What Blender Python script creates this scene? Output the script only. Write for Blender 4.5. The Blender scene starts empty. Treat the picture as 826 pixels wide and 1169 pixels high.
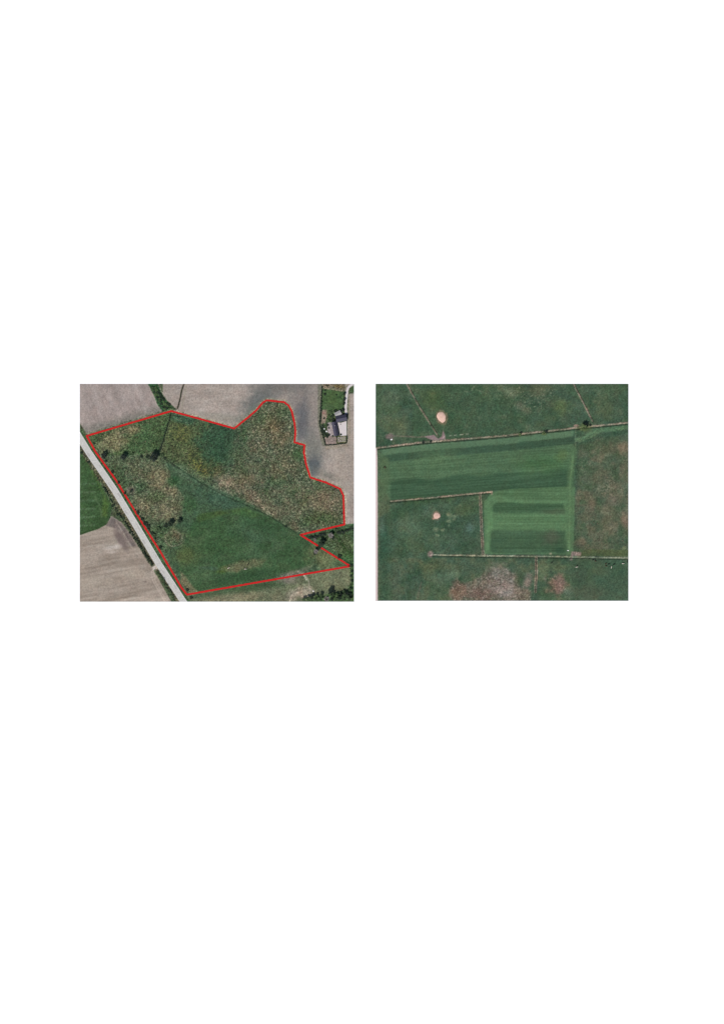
import bpy, bmesh, math, random
import numpy as np
from mathutils import Vector

# ------------------------------------------------------------------ camera, sky, sun, exposure
S = bpy.context.scene
COL = S.collection
H_CAM = 3000.0
cam_d = bpy.data.cameras.new('camera')
cam_d.sensor_fit = 'HORIZONTAL'
cam_d.sensor_width = 36.0
cam_d.lens = 36.0 * H_CAM / 826.0
cam_d.clip_start = 10.0
cam_d.clip_end = 60000.0
cam = bpy.data.objects.new('camera', cam_d)
cam.location = (0, 0, H_CAM)
cam.rotation_euler = (0, 0, 0)
COL.objects.link(cam)
S.camera = cam

SUN_EL = math.radians(50)
SUN_AZ = math.radians(208)          # compass bearing of the sun, image top is north
world = bpy.data.worlds.new('World')
S.world = world
world.use_nodes = True
wn = world.node_tree
wn.nodes.clear()
wo = wn.nodes.new('ShaderNodeOutputWorld')
wb = wn.nodes.new('ShaderNodeBackground')
sky = wn.nodes.new('ShaderNodeTexSky')
sky.sky_type = 'NISHITA'
sky.sun_disc = False
sky.sun_elevation = SUN_EL
sky.sun_rotation = SUN_AZ
wb.inputs['Strength'].default_value = 0.07
wn.links.new(sky.outputs[0], wb.inputs['Color'])
wn.links.new(wb.outputs[0], wo.inputs['Surface'])

sun_d = bpy.data.lights.new('sun', 'SUN')
sun_d.energy = 3.6
sun_d.angle = math.radians(0.5)
sun_d.color = (1.0, 0.955, 0.9)
sun = bpy.data.objects.new('sun', sun_d)
sdir = Vector((math.sin(SUN_AZ) * math.cos(SUN_EL), math.cos(SUN_AZ) * math.cos(SUN_EL), math.sin(SUN_EL)))
sun.rotation_euler = sdir.to_track_quat('Z', 'Y').to_euler()
sun.location = sdir * 800
COL.objects.link(sun)

S.view_settings.view_transform = 'Standard'
S.view_settings.look = 'None'
S.view_settings.gamma = 1.0
S.view_settings.use_curve_mapping = False
S.view_settings.exposure = 0.35
K = 0.74                             # albedo of a surface that should render at display value 1

# ------------------------------------------------------------------ helpers
CX, CY = 413.0, 584.5                # one photo pixel is one metre
def W(px, py, z=0.0):
    return Vector((px - CX, CY - py, z))
random.seed(4)
rng = np.random.default_rng(11)

def lin(c):
    c = np.asarray(c, dtype=float) / 255.0
    return np.where(c <= 0.04045, c / 12.92, ((c + 0.055) / 1.055) ** 2.4)

_lat = [rng.random((256, 256)) for _ in range(6)]
def vnoise(x, y, scale, k=0):
    L = _lat[k % 6]
    u = x / scale + 17.3 * k; v = y / scale + 9.1 * k
    i = np.floor(u).astype(int); j = np.floor(v).astype(int)
    fu = u - i; fv = v - j
    fu = fu * fu * (3 - 2 * fu); fv = fv * fv * (3 - 2 * fv)
    a = L[i & 255, j & 255]; b = L[(i + 1) & 255, j & 255]
    c = L[i & 255, (j + 1) & 255]; d = L[(i + 1) & 255, (j + 1) & 255]
    return (a * (1 - fu) + b * fu) * (1 - fv) + (c * (1 - fu) + d * fu) * fv
def fbm(x, y, scale, k=0, oct=4):
    s = 0; a = 1.0; t = 0
    for o in range(oct):
        s = s + a * vnoise(x, y, scale / 2 ** o, k + o); t += a; a *= 0.55
    return s / t - 0.5               # about -0.5 .. 0.5
def sst(e0, e1, x):
    t = np.clip((x - e0) / (e1 - e0), 0, 1)
    return t * t * (3 - 2 * t)

def polyline_dist(x, y, pts, closed=False):
    """distance to the polyline, signed by side (positive = right-hand side looking along it, y down)"""
    best = np.full(x.shape, 1e9); sgn = np.ones(x.shape)
    P = list(pts) + ([pts[0]] if closed else [])
    for (ax, ay), (bx, by) in zip(P[:-1], P[1:]):
        dx, dy = bx - ax, by - ay
        L2 = dx * dx + dy * dy + 1e-9
        t = np.clip(((x - ax) * dx + (y - ay) * dy) / L2, 0, 1)
        qx = x - ax - t * dx; qy = y - ay - t * dy
        d = np.sqrt(qx * qx + qy * qy)
        m = d < best
        cr = dx * (y - ay) - dy * (x - ax)
        sgn = np.where(m, np.where(cr >= 0, 1.0, -1.0), sgn)
        best = np.where(m, d, best)
    return best, sgn
def inside(x, y, pts):
    c = np.zeros(x.shape, bool)
    n = len(pts)
    for i in range(n):
        x0, y0 = pts[i]; x1, y1 = pts[(i + 1) % n]
        if y0 == y1: continue
        m = ((y0 > y) != (y1 > y)) & (x < (x1 - x0) * (y - y0) / (y1 - y0) + x0)
        c ^= m
    return c
def sdf(x, y, pts):
    d, _ = polyline_dist(x, y, pts, True)
    return np.where(inside(x, y, pts), d, -d)

class Paint:
    """surface colours of a tract of land, partly greyed in place of haze, worked out point by point"""
    def __init__(s, x, y, gain=1.0):
        s.x, s.y = x, y; s.gain = gain
        s.c = np.zeros((x.size, 3)); s.grain = np.zeros(x.size)
        s.w1 = fbm(x, y, 9, 0); s.w2 = fbm(x, y, 3.2, 2)
        s.fine = rng.normal(0, 1, x.size)
        s.sp = vnoise(x, y, 1.05, 3) - 0.5
        s.sp2 = vnoise(x, y, 1.3, 5) - 0.5
    def mix(s, m, col, grain=None):
        m = np.clip(m, 0, 1)
        s.c = s.c * (1 - m[:, None]) + np.asarray(col, float) * m[:, None]
        if grain is not None: s.grain = s.grain * (1 - m) + grain * m
    def poly(s, pts, col, soft=0.5, warp=0.0, a=1.0, grain=None):
        d = sdf(s.x, s.y, pts) + warp * 4 * s.w1 + warp * 1.5 * s.w2
        s.mix(a * sst(-soft, soft, d), col, grain)
    def blob(s, cx, cy, rx, ry, col, a=1.0, ang=0.0, soft=0.5, warp=0.35, grain=None, speck=0.0):
        t = math.radians(ang)
        u = (s.x - cx) * math.cos(t) + (s.y - cy) * math.sin(t)
        v = -(s.x - cx) * math.sin(t) + (s.y - cy) * math.cos(t)
        d = 1 - np.sqrt((u / rx) ** 2 + (v / ry) ** 2) + warp * 3 * s.w1 + warp * 1.6 * s.w2
        m = sst(-soft, soft, d)
        if speck: m = m * sst(0.08 - speck * .5, 0.5 - speck * .5, s.sp + 0.35 * s.w2)
        s.mix(a * m, col, grain)
    def line(s, pts, w, col, a=1.0, soft=0.5, warp=0.0, grain=None):
        d, _ = polyline_dist(s.x, s.y, pts)
        d = d + warp * s.w2 * 3
        s.mix(a * sst(w / 2 + soft, w / 2 - soft, d), col, grain)
    def specks(s, m, light, dark, dens=0.5, amt=1.0):
        """straw tussocks and dark tufts sprinkled where m > 0"""
        l = sst(0.30 - 0.28 * dens, 0.42 - 0.28 * dens, s.sp) * np.clip(m, 0, 1) * amt
        s.mix(l, light)
        k = sst(0.20, 0.40, s.sp2) * np.clip(m, 0, 1) * amt * 0.75
        s.mix(k, dark)
    def done(s):
        gr = s.gain * (np.minimum(s.grain, 0.3) * 1.5 + s.grain * 0.35)
        g = 1 + gr * (1.3 * s.sp + 0.25 * s.w2 + 0.40 * s.fine) + np.minimum(gr, .3) * 0.9 * s.w1
        hue = fbm(s.x, s.y, 6, 3, 3)[:, None] * np.minimum(s.grain, 0.25)[:, None] * 2.0
        tint = s.c * np.array((0.30, 0.0, -0.12)) * hue
        return np.clip(s.c * g[:, None] + tint + (vnoise(s.x, s.y, 1.4, 1) - .5)[:, None] * np.array((9, -3, 5)) * np.minimum(s.grain * 3, 1)[:, None] * s.gain, 6, 250)

# ------------------------------------------------------------------ materials
def mat(name, rgb, rough=0.9, var=0.25, scale=1.0, spec=0.15, attr=False, vec='Object', metal=0.0):
    m = bpy.data.materials.new(name); m.use_nodes = True
    nt = m.node_tree; b = nt.nodes['Principled BSDF']
    b.inputs['Roughness'].default_value = rough
    b.inputs['Specular IOR Level'].default_value = spec
    b.inputs['Metallic'].default_value = metal
    tc = nt.nodes.new('ShaderNodeTexCoord')
    no = nt.nodes.new('ShaderNodeTexNoise')
    no.inputs['Scale'].default_value = scale; no.inputs['Detail'].default_value = 5
    no.inputs['Roughness'].default_value = 0.65
    nt.links.new(tc.outputs[vec], no.inputs['Vector'])
    mr = nt.nodes.new('ShaderNodeMapRange')
    mr.inputs['From Min'].default_value = 0.25; mr.inputs['From Max'].default_value = 0.75
    mr.inputs['To Min'].default_value = 1 - var; mr.inputs['To Max'].default_value = 1 + var
    nt.links.new(no.outputs['Fac'], mr.inputs['Value'])
    mx = nt.nodes.new('ShaderNodeVectorMath'); mx.operation = 'SCALE'
    if attr:
        at = nt.nodes.new('ShaderNodeAttribute'); at.attribute_name = 'surface_colour'
        nt.links.new(at.outputs['Color'], mx.inputs[0])
    else:
        c = nt.nodes.new('ShaderNodeRGB'); c.outputs[0].default_value = (*rgb, 1)
        nt.links.new(c.outputs[0], mx.inputs[0])
    nt.links.new(mr.outputs[0], mx.inputs['Scale'])
    nt.links.new(mx.outputs[0], b.inputs['Base Color'])
    return m
def sc(r, g, b):                      # display colour -> albedo
    return tuple(float(v) * K for v in lin((r, g, b)))

M_land = mat('land', None, 0.95, 0.14, 0.9, 0.08, attr=True)
M_white = mat('white_page', (0.86, 0.86, 0.86), 0.9, 0.01, 0.05, 0.05)
M_red = mat('red_paint', (0.43, 0.009, 0.010), 0.6, 0.10, 0.4, 0.1)
M_road = mat('pale_asphalt', sc(198, 196, 190), 0.9, 0.22, 0.55, 0.1)
M_mark = mat('road_paint', sc(235, 235, 232), 0.7, 0.1, 0.7)
M_bark = mat('bark', (0.12, 0.09, 0.065), 0.95, 0.3, 2.0)
M_leaf = [mat('leaf_dark', (0.026, 0.043, 0.026), 0.75, 0.5, 0.6, 0.2),
          mat('leaf_mid', (0.068, 0.110, 0.050), 0.75, 0.45, 0.6, 0.2),
          mat('leaf_light', (0.095, 0.155, 0.060), 0.75, 0.40, 0.6, 0.2),
          mat('leaf_greyish', (0.22, 0.20, 0.185), 0.8, 0.35, 0.7, 0.2),
          mat('leaf_blue', (0.024, 0.035, 0.028), 0.75, 0.5, 0.6, 0.2),
          mat('leaf_olive', (0.11, 0.155, 0.062), 0.75, 0.35, 0.7, 0.2)]
M_roof = mat('dark_slate', sc(72, 70, 86), 0.7, 0.22, 1.3, 0.3)
M_roof2 = mat('grey_sheet_roof', sc(168, 165, 165), 0.6, 0.15, 0.8, 0.3)
M_wall = mat('white_render', (0.66, 0.64, 0.6), 0.9, 0.08, 0.8)
M_brick = mat('red_brick', (0.26, 0.11, 0.07), 0.9, 0.2, 1.8)
M_glass = mat('window_glass', (0.04, 0.05, 0.06), 0.1, 0.1, 1.0, 0.5)
M_wood = mat('painted_wood', (0.10, 0.14, 0.11), 0.7, 0.15, 3.0)
M_frame = mat('white_frame', (0.75, 0.75, 0.73), 0.5, 0.05, 3.0)
M_soil = mat('garden_soil', (0.09, 0.06, 0.045), 0.95, 0.3, 2.0)
M_stone = mat('pale_stone', (0.6, 0.57, 0.52), 0.85, 0.2, 2.0)
M_sand = mat('pale_sand', sc(226, 190, 172), 0.95, 0.16, 0.5, 0.05)
M_sand2 = mat('pinkish_sand', sc(216, 180, 164), 0.95, 0.16, 0.6, 0.05)
M_galv = mat('galvanised_metal', (0.72, 0.72, 0.70), 0.5, 0.08, 2.0, 0.4)
M_water = mat('trough_water', (0.05, 0.07, 0.07), 0.05, 0.1, 1.0, 0.5)
M_hide_d = mat('dark_hide', (0.012, 0.010, 0.010), 0.8, 0.3, 2.0)
M_hide_b = mat('red_brown_hide', (0.07, 0.032, 0.022), 0.8, 0.3, 2.0)
M_hide_w = mat('cream_hide', (0.62, 0.54, 0.46), 0.8, 0.12, 2.0)

# ------------------------------------------------------------------ object helpers
def tag(o, label=None, cat=None, group=None, kind=None):
    if label: o['label'] = label
    if cat: o['category'] = cat
    if group: o['group'] = group
    if kind: o['kind'] = kind
    return o
def empty(name, loc, rz=0.0):
    o = bpy.data.objects.new(name, None); COL.objects.link(o)
    o.empty_display_size = 0.5
    o.location = loc; o.rotation_euler = (0, 0, rz)
    return o
def link_mesh(name, verts, faces, m, parent=None, smooth=False):
    me = bpy.data.meshes.new(name)
    me.from_pydata([tuple(v) for v in verts], [], [tuple(f) for f in faces])
    me.materials.append(m)
    if smooth:
        me.polygons.foreach_set('use_smooth', [True] * len(me.polygons))
    me.update()
    o = bpy.data.objects.new(name, me); COL.objects.link(o)
    if parent: o.parent = parent
    return o
def copy_tree(root, loc, rz=0.0, scale=(1, 1, 1)):
    r = root.copy(); COL.objects.link(r)
    r.location = loc; r.rotation_euler = (0, 0, rz); r.scale = scale
    for ch in list(root.children):
        c = ch.copy(); COL.objects.link(c); c.parent = r
        for g in list(ch.children):
            d = g.copy(); COL.objects.link(d); d.parent = c
    return r
class MB:
    def __init__(s): s.v = []; s.f = []
    def add(s, vs, fs):
        n = len(s.v); s.v += [tuple(v) for v in vs]; s.f += [tuple(i + n for i in f) for f in fs]
    def box(s, x0, x1, y0, y1, z0, z1):
        s.add([(x0, y0, z0), (x1, y0, z0), (x1, y1, z0), (x0, y1, z0), (x0, y0, z1), (x1, y0, z1), (x1, y1, z1), (x0, y1, z1)],
              [(0, 3, 2, 1), (4, 5, 6, 7), (0, 1, 5, 4), (1, 2, 6, 5), (2, 3, 7, 6), (3, 0, 4, 7)])
    def tube(s, pts, rads, n=6):
        rings = []
        for i, (p, r) in enumerate(zip(pts, rads)):
            p = Vector(p)
            d = (Vector(pts[min(i + 1, len(pts) - 1)]) - Vector(pts[max(i - 1, 0)])).normalized()
            a = d.orthogonal().normalized(); b = d.cross(a)
            rings.append([p + (a * math.cos(2 * math.pi * k / n) + b * math.sin(2 * math.pi * k / n)) * r for k in range(n)])
        vs = [v for R in rings for v in R]; fs = []
        for i in range(len(rings) - 1):
            for k in range(n):
                fs.append((i * n + k, i * n + (k + 1) % n, (i + 1) * n + (k + 1) % n, (i + 1) * n + k))
        fs.append(tuple(range(n - 1, -1, -1))); fs.append(tuple((len(rings) - 1) * n + k for k in range(n)))
        s.add(vs, fs)
    def build(s, name, m, parent=None, smooth=False):
        return link_mesh(name, s.v, s.f, m, parent, smooth)

# ------------------------------------------------------------------ the lie of the land
LX0, LX1, LY0, LY1 = 91.0, 404.0, 438.0, 687.0
RX0, RX1, RY0, RY1 = 428.5, 717.0, 438.0, 686.0

RED = [(98.9, 497.6), (195.3, 469.2), (230, 478.6), (267.2, 489.0), (282.4, 476.9), (292.6, 468.1), (299.9, 459.4),
       (304.2, 456.9), (324.3, 459.0), (329.4, 463.0), (333.0, 469.6), (335.9, 481.9), (337.1, 492.0), (336.2, 505.0),
       (347.4, 508.0), (346.9, 516.7), (349.0, 529.0), (354.1, 545.0), (372.3, 550.9), (388.2, 558.1), (391.9, 566.1),
       (392.9, 598.8), (342.8, 610.6), (399.7, 646.4), (213.4, 678.9), (207.0, 671.0), (182.4, 629.0), (166.5, 604.0),
       (146.1, 570.5), (131.6, 547.0), (109.8, 517.0)]
ROAD = [(88.0, 494.6), (101.0, 516.0), (130.9, 559.6), (157.2, 603.2), (181.0, 643.6), (205.7, 681.4), (211.5, 690.0)]
ROAD_W = 7.3
DRIVE = [(403.5, 437.9), (399.5, 440.2), (397.2, 442.5), (395.9, 447.0), (395.2, 456.0), (394.3, 466.0), (395.0, 472.5)]
YARD = [(384.8, 482.2), (389.0, 482.6), (395.4, 480.6), (395.5, 497.0), (388.2, 497.7), (387.0, 490.0)]
GARDEN = [(367.0, 438.0), (393.6, 438.0), (394.4, 466.0), (396.6, 476.0), (396.2, 497.5), (396.0, 506.0), (371.6, 508.8),
          (364.6, 484.8), (366.6, 470.0)]
LAWN = [(368.3, 444.3), (392.2, 447.0), (392.2, 468.0), (367.6, 467.5)]
STRIP = [(168.3, 437.5), (175.0, 450.0), (179.5, 461.6), (187.2, 471.2), (195.3, 469.4), (202.0, 467.2), (197.0, 463.0),
         (189.7, 455.8), (183.9, 447.0), (180.0, 437.5)]
FIELD_W = [(88.0, 507.0), (104.0, 532.0), (120.0, 562.0), (128.5, 578.0), (125.0, 590.5), (120.7, 599.5), (112.0, 604.0), (88.0, 612.0)]
BARE_S = [(88.0, 612.0), (112.0, 604.0), (122.0, 598.5), (127.0, 589.0), (138.0, 596.0), (147.0, 607.0), (155.0, 619.0),
          (174.5, 650.0), (180.0, 659.0), (197.0, 690.0), (88.0, 690.0)]
BARE_NW = [(88.0, 436.0), (168.3, 436.0), (175.0, 450.0), (179.5, 461.6), (186.5, 470.6), (140.0, 484.0), (99.5, 495.6), (88.0, 478.0)]
SCRUB_E = [(342.8, 610.6), (392.9, 598.8), (405, 597.5), (405, 652), (399.7, 646.4)]
FIELD_S = [(213.4, 678.9), (399.7, 646.4), (405, 652), (405, 690), (214, 690)]
TRACK_R = [(429.6, 508.0), (429.6, 690.0)]

# centre line, half width, (pale from, pale to, dark from, dark to) measured across to the right-hand side
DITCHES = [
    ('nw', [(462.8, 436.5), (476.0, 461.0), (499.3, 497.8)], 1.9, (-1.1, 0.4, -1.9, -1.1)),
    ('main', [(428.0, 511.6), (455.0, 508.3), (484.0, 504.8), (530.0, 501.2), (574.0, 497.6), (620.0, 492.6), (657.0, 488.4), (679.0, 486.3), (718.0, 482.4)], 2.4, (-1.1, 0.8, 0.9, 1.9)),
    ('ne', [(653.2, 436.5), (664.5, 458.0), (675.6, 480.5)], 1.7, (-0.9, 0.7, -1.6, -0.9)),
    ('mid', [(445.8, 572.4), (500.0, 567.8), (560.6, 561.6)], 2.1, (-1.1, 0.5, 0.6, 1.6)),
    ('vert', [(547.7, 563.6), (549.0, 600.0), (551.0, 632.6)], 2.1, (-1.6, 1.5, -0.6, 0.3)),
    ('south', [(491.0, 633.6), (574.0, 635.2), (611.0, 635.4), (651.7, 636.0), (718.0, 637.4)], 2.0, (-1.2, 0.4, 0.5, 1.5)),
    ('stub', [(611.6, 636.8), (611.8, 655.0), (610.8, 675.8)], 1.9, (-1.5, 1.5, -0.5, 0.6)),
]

def paint_left(x, y):
    p = Paint(x, y)
    one = np.ones(x.size)
    w1, w2 = p.w1, p.w2
    # verge and default rough green
    p.mix(one, (76, 88, 64), 0.30)
    # bare fields to the north and east
    north = np.where(inside(x, y, RED), 0.0, 1.0)
    streak = fbm(x * 0.25 + y * 0.04, y * 1.5, 9, 1)
    streak2 = fbm(x * 1.3 + y * 0.5, y * 0.14, 10, 3)
    m_n = north * (x > 186) * (y < 600)
    p.mix(m_n, (164, 153, 143), 0.07)
    fs = vnoise(x / 22, (y - 0.0009 * (x - 300) ** 2) / 1.6, 1.0, 1) - 0.5
    fe = vnoise((x + y * .1) / 1.7, y / 24, 1.0, 2) - 0.5
    p.c += (m_n * (streak * 30 + np.where(x < 335, fs * 12, fe * 8)))[:, None]
    p.blob(262, 478, 30, 5, (143, 140, 128), 0.6, 8)
    p.blob(300, 452, 26, 11, (103, 106, 103), 0.95, -38, 0.7)
    p.blob(284, 476, 18, 7, (104, 112, 102), 0.85, -42, 0.8)
    p.blob(326, 442, 34, 11, (122, 118, 112), 0.9, 4, 0.8)
    p.blob(345, 470, 14, 26, (122, 117, 113), 0.85, 8, 0.8)
    p.blob(354, 500, 10, 26, (124, 120, 114), 0.8, 0, 0.8)
    p.blob(344, 482, 7, 22, (98, 99, 101), 0.85, 5, 0.8)
    p.blob(359, 515, 12, 18, (118, 120, 112), 0.7, 0, 0.9)
    p.blob(356, 532, 9, 13, (86, 92, 94), 0.9, 30, 0.8)
    p.blob(375, 543, 16, 4, (118, 118, 108), 0.6, 25, 0.8)
    p.blob(392, 530, 12, 50, (158, 147, 135), 0.6, 0, 0.8)
    p.blob(360, 455, 7, 30, (146, 137, 128), 0.6, 0, 0.9)
    # the bare field above the long red side
    m = sst(-0.4, 0.4, sdf(x, y, BARE_NW))
    p.mix(m, (160, 148, 141), 0.06)
    fs = vnoise((x - y * 0.45) / 2.2, (y + x * .3) / 26, 1.0, 2) + 0.8 * vnoise((x - y * 0.45) / 6, (y + x * .3) / 34, 1.0, 4) - 0.9
    p.c += (m * (streak2 * 26 + fs * 13))[:, None]
    dN = polyline_dist(x, y, [(98.9, 497.6), (195.3, 469.2)])[0]
    p.mix(m * sst(17, 3, dN + 8 * w1) * 0.75, (116, 115, 106), 0.1)
    p.mix(m * sst(4.2, 1.6, dN + 3 * w2) * 0.9, (93, 98, 76), 0.4)
    p.line([(170.5, 441), (180, 463)], 2.2, (176, 163, 152), 0.7, 1.0)
    p.line([(180.5, 437), (184, 447), (190.5, 456.5), (199, 464.8)], 1.6, (186, 170, 158), 0.6, 0.8)
    p.line([(213, 438), (209.5, 455), (207, 466)], 1.6, (150, 144, 126), 0.6, 0.8)
    p.line([(210, 438), (207.4, 445), (205, 458), (202.5, 466)], 1.8, (92, 82, 68), 0.9, 0.6)
    # green strip
    m = sst(-0.8, 0.8, sdf(x, y, STRIP) + 1.2 * w2)
    p.mix(m, (50, 78, 50), 0.35)
    # rough field inside the red line
    D = sst(-0.3, 0.3, sdf(x, y, RED))
    c_out, g_out = p.c.copy(), p.grain.copy()
    p.mix(D, (79, 91, 68), 0.38)
    # east heath
    heath = sst(-3, 3, sdf(x, y, [(268, 489), (300, 455), (330, 458), (338, 505), (349, 506), (356, 545), (394, 560), (394, 600),
                                   (343, 610), (300, 584), (252, 556), (244, 540), (262, 518)]) + 10 * w1)
    p.mix(D * heath, (82, 91, 70), 0.34)
    m12 = fbm(x, y, 12, 3)
    p.mix(D * heath * sst(0.02, 0.25, m12) * 0.7, (64, 84, 56))
    p.mix(D * heath * sst(-0.05, -0.28, m12) * 0.5, (104, 98, 78))
    # north-west wedge
    wedge = [(98.9, 497.6), (195.3, 469.2), (193, 480), (182, 514), (160, 519), (120, 520), (108, 512)]
    p.poly(wedge, (68, 88, 58), 1, 0.3, 1, 0.36)
    p.blob(127, 505, 17, 11, (112, 110, 82), 0.9, -15, 0.6)
    p.blob(144, 492, 14, 5, (120, 110, 84), 0.8, -15, 0.7)
    # yellow and olive ground east of the inner hedge
    p.poly([(195, 474), (240, 484), (232, 505), (238, 520), (262, 520), (246, 545), (214, 545), (184, 520)], (76, 87, 58), 3.5, 1.4, 0.95, 0.40)
    p.blob(206, 492, 10, 12, (92, 92, 50), 0.6, 0, 0.9, 0.6, speck=0.6)
    p.blob(230, 536, 8, 10, (110, 102, 48), 0.7, -20, 0.9, 0.6, speck=0.55)
    p.blob(246, 538, 9, 5, (96, 84, 54), 0.6, -10, 0.9, 0.6, speck=0.8)
    p.blob(222, 523, 7, 9, (104, 100, 50), 0.6, -30, 0.9, 0.6, speck=0.55)
    p.blob(212, 480, 16, 5, (58, 84, 64), 0.9, 10, 0.6)
    p.blob(249, 508, 22, 26, (50, 74, 54), 0.95, 0, 0.6, 0.5, 0.26)
    p.blob(258, 496, 16, 9, (53, 77, 57), 0.9, 0, 0.5, 0.3, 0.26)
    p.blob(272, 520, 9, 14, (70, 84, 62), 0.7, 0, 0.8)
    # straw patches west
    west = sst(-4, 4, sdf(x, y, [(146, 524), (178, 528), (200, 545), (212, 570), (208, 590), (172, 594), (156, 575), (150, 552)]) + 12 * w1)
    p.mix(D * west, (86, 93, 70), 0.4)
    p.blob(134, 548, 10, 18, (64, 84, 56), 0.8, -30, 0.6)
    p.blob(158, 556, 10, 7, (60, 84, 58), 0.85, 0, 0.7)
    p.blob(149, 560, 5, 4.5, (112, 100, 92), 0.75, 0, 0.7)
    p.blob(180, 546, 11, 13, (120, 112, 86), 0.75, -20, 0.8)
    p.blob(188, 582, 14, 9, (118, 112, 88), 0.75, 0, 0.8)
    p.blob(163, 580, 6, 10, (126, 112, 88), 0.7, -35, 0.8)
    p.blob(196, 561, 6, 5, (118, 108, 84), 0.6, 0, 0.8)
    p.blob(178, 567, 9, 5, (70, 88, 58), 0.7, 0, 0.8)
    # central pasture
    p.poly([(190, 528), (204, 534), (230, 551), (281, 572), (308, 589), (343, 610), (397, 646), (300, 664), (213, 678), (184, 630), (196, 606),
            (208, 590), (210, 568), (196, 546)], (66, 88, 64), 1.6, 0.35, 1, 0.20)
    p.blob(222, 545, 30, 7, (80, 100, 78), 0.6, 25, 0.7)
    p.blob(198, 549, 6, 6, (50, 80, 50), 0.8, 0, 0.6)
    p.blob(216, 575, 8, 8, (59, 85, 54), 0.8, 0, 0.6)
    p.blob(250, 572, 26, 9, (62, 88, 70), 0.8, 20, 0.7)
    past = [(226, 587), (250, 583), (281, 578), (300, 586), (343, 612), (365, 628), (350, 652), (300, 662), (216, 677), (204, 650), (212, 612)]
    p.poly(past, (65, 90, 60), 2, 0.5, 1, 0.16)
    p.poly([(225, 590), (232, 586), (252, 583), (262, 586), (240, 592), (226, 597)], (76, 97, 54), 1.5, 0.3, 0.8)
    p.poly([(262, 583), (280, 580), (296, 588), (290, 592), (270, 588)], (70, 96, 54), 1.5, 0.3, 0.7)
    p.blob(245, 616, 30, 20, (59, 85, 54), 0.8, -10, 0.7)
    p.blob(320, 622, 20, 15, (56, 82, 53), 0.7, 20, 0.7)
    p.blob(290, 612, 22, 9, (68, 90, 70), 0.55, 15, 0.9, 0.6)
    p.blob(300, 632, 24, 6, (66, 88, 64), 0.5, -10, 0.9, 0.6)
    p.blob(228, 640, 12, 14, (66, 88, 60), 0.5, 0, 0.9, 0.6)
    p.blob(300, 600, 26, 8, (54, 82, 56), 0.6, 20, 0.8)
    mp = sst(-2, 3, sdf(x, y, past)); ps = fbm(x * 0.8, y * 1.2 + x * 0.2, 13, 5)
    p.mix(mp * sst(0.02, 0.28, ps) * 0.6, (78, 99, 70))
    p.mix(mp * sst(-0.04, -0.3, ps) * 0.5, (50, 77, 48))
    p.blob(280, 658, 40, 5, (50, 76, 50), 0.8, -9, 0.8)
    p.blob(254, 651, 6, 3.5, (78, 96, 44), 0.8, -20, 0.7)
    p.blob(277, 645, 22, 6, (90, 97, 68), 0.55, -12, 0.25, 0.15, 0.3)
    p.blob(277, 646, 19, 4.4, (106, 106, 79), 0.85, -12, 0.6, 0.4, 0.15)
    p.blob(240, 649, 12, 2, (70, 92, 78), 0.5, 5, 0.6)
    p.blob(212, 634, 13, 10, (82, 92, 56), 0.75, 0, 0.8)
    p.poly([(206, 652), (212, 658), (222, 672), (232, 681), (218, 681), (206, 664)], (118, 113, 86), 1.6, 0.4, 0.85, 0.25)
    p.line([(186, 632), (198, 652), (212, 674)], 2.0, (110, 104, 80), 0.6, 1.0, 0.5)
    # ringed patch by the road
    p.blob(186, 606, 12, 7, (64, 90, 60), 0.9, 0, 0.6)
    p.blob(190, 615, 18, 13, (74, 92, 66), 0.85, 0, 0.5, 0.3, 0.4)
    p.blob(200, 613, 9, 8, (90, 90, 66), 0.8, -20, 0.9, 0.5, 0.3)
    p.blob(202, 612, 4.5, 4, (100, 88, 70), 0.6, -20, 0.9, 0.6, speck=0.8)
    rr = np.sqrt((x - 198) ** 2 + ((y - 615) * 1.1) ** 2)
    p.mix(D * sst(1.2, 0.4, np.abs(rr - 9.5 + 2 * w2)) * 0.6, (122, 122, 100))
    # south-east corner of the parcel
    p.blob(372, 638, 22, 11, (100, 106, 74), 0.95, 20, 0.6, 0.3, 0.2)
    p.blob(385, 644, 9, 4, (68, 92, 64), 0.7, -10, 0.7)
    # thin diagonal ditch between pasture and heath
    p.line([(183, 518), (190, 524), (204, 534), (230, 551), (257, 566), (281, 576), (308, 589), (326, 600.5), (342, 610)], 1.1, (47, 64, 46), 0.55, 0.7, 0.3)
    # heath colours
    p.blob(258, 550, 11, 8, (138, 124, 106), 0.75, 20, 0.9, 0.6)
    p.blob(278, 549, 14, 12, (104, 96, 76), 0.7, 20, 0.9, 0.6)
    p.blob(286, 565, 9, 6, (122, 106, 88), 0.6, 35, 0.9, 0.6)
    p.blob(300, 577, 14, 5, (114, 104, 84), 0.6, 32, 0.9, 0.6)
    p.blob(370, 572, 20, 13, (112, 100, 80), 0.8, 20, 0.9)
    p.blob(368, 592, 20, 7, (68, 84, 52), 0.7, 0, 0.9)
    p.blob(310, 485, 12, 11, (106, 92, 66), 0.7, 0, 0.9)
    p.blob(320, 500, 12, 9, (100, 90, 68), 0.7, 0, 0.9)
    p.blob(325, 535, 20, 12, (94, 90, 68), 0.6, 0, 0.9)
    p.blob(322, 470, 8, 10, (76, 92, 62), 0.7, 0, 0.9)
    p.blob(340, 518, 6, 8, (60, 86, 54), 0.8, 0, 0.8)
    p.blob(298, 478, 10, 8, (74, 90, 62), 0.6, 0, 0.9)
    p.blob(300, 530, 12, 8, (80, 90, 70), 0.6, 0, 0.9)
    # tussocks
    dens_m = D * np.clip(np.maximum.reduce([heath, west * 0.95, 0.7 * sst(26, 10, np.hypot(x - 128, (y - 500) * 1.2)), 0.25 * sst(3, -3, sdf(x, y, past))]), 0, 1)
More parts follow.
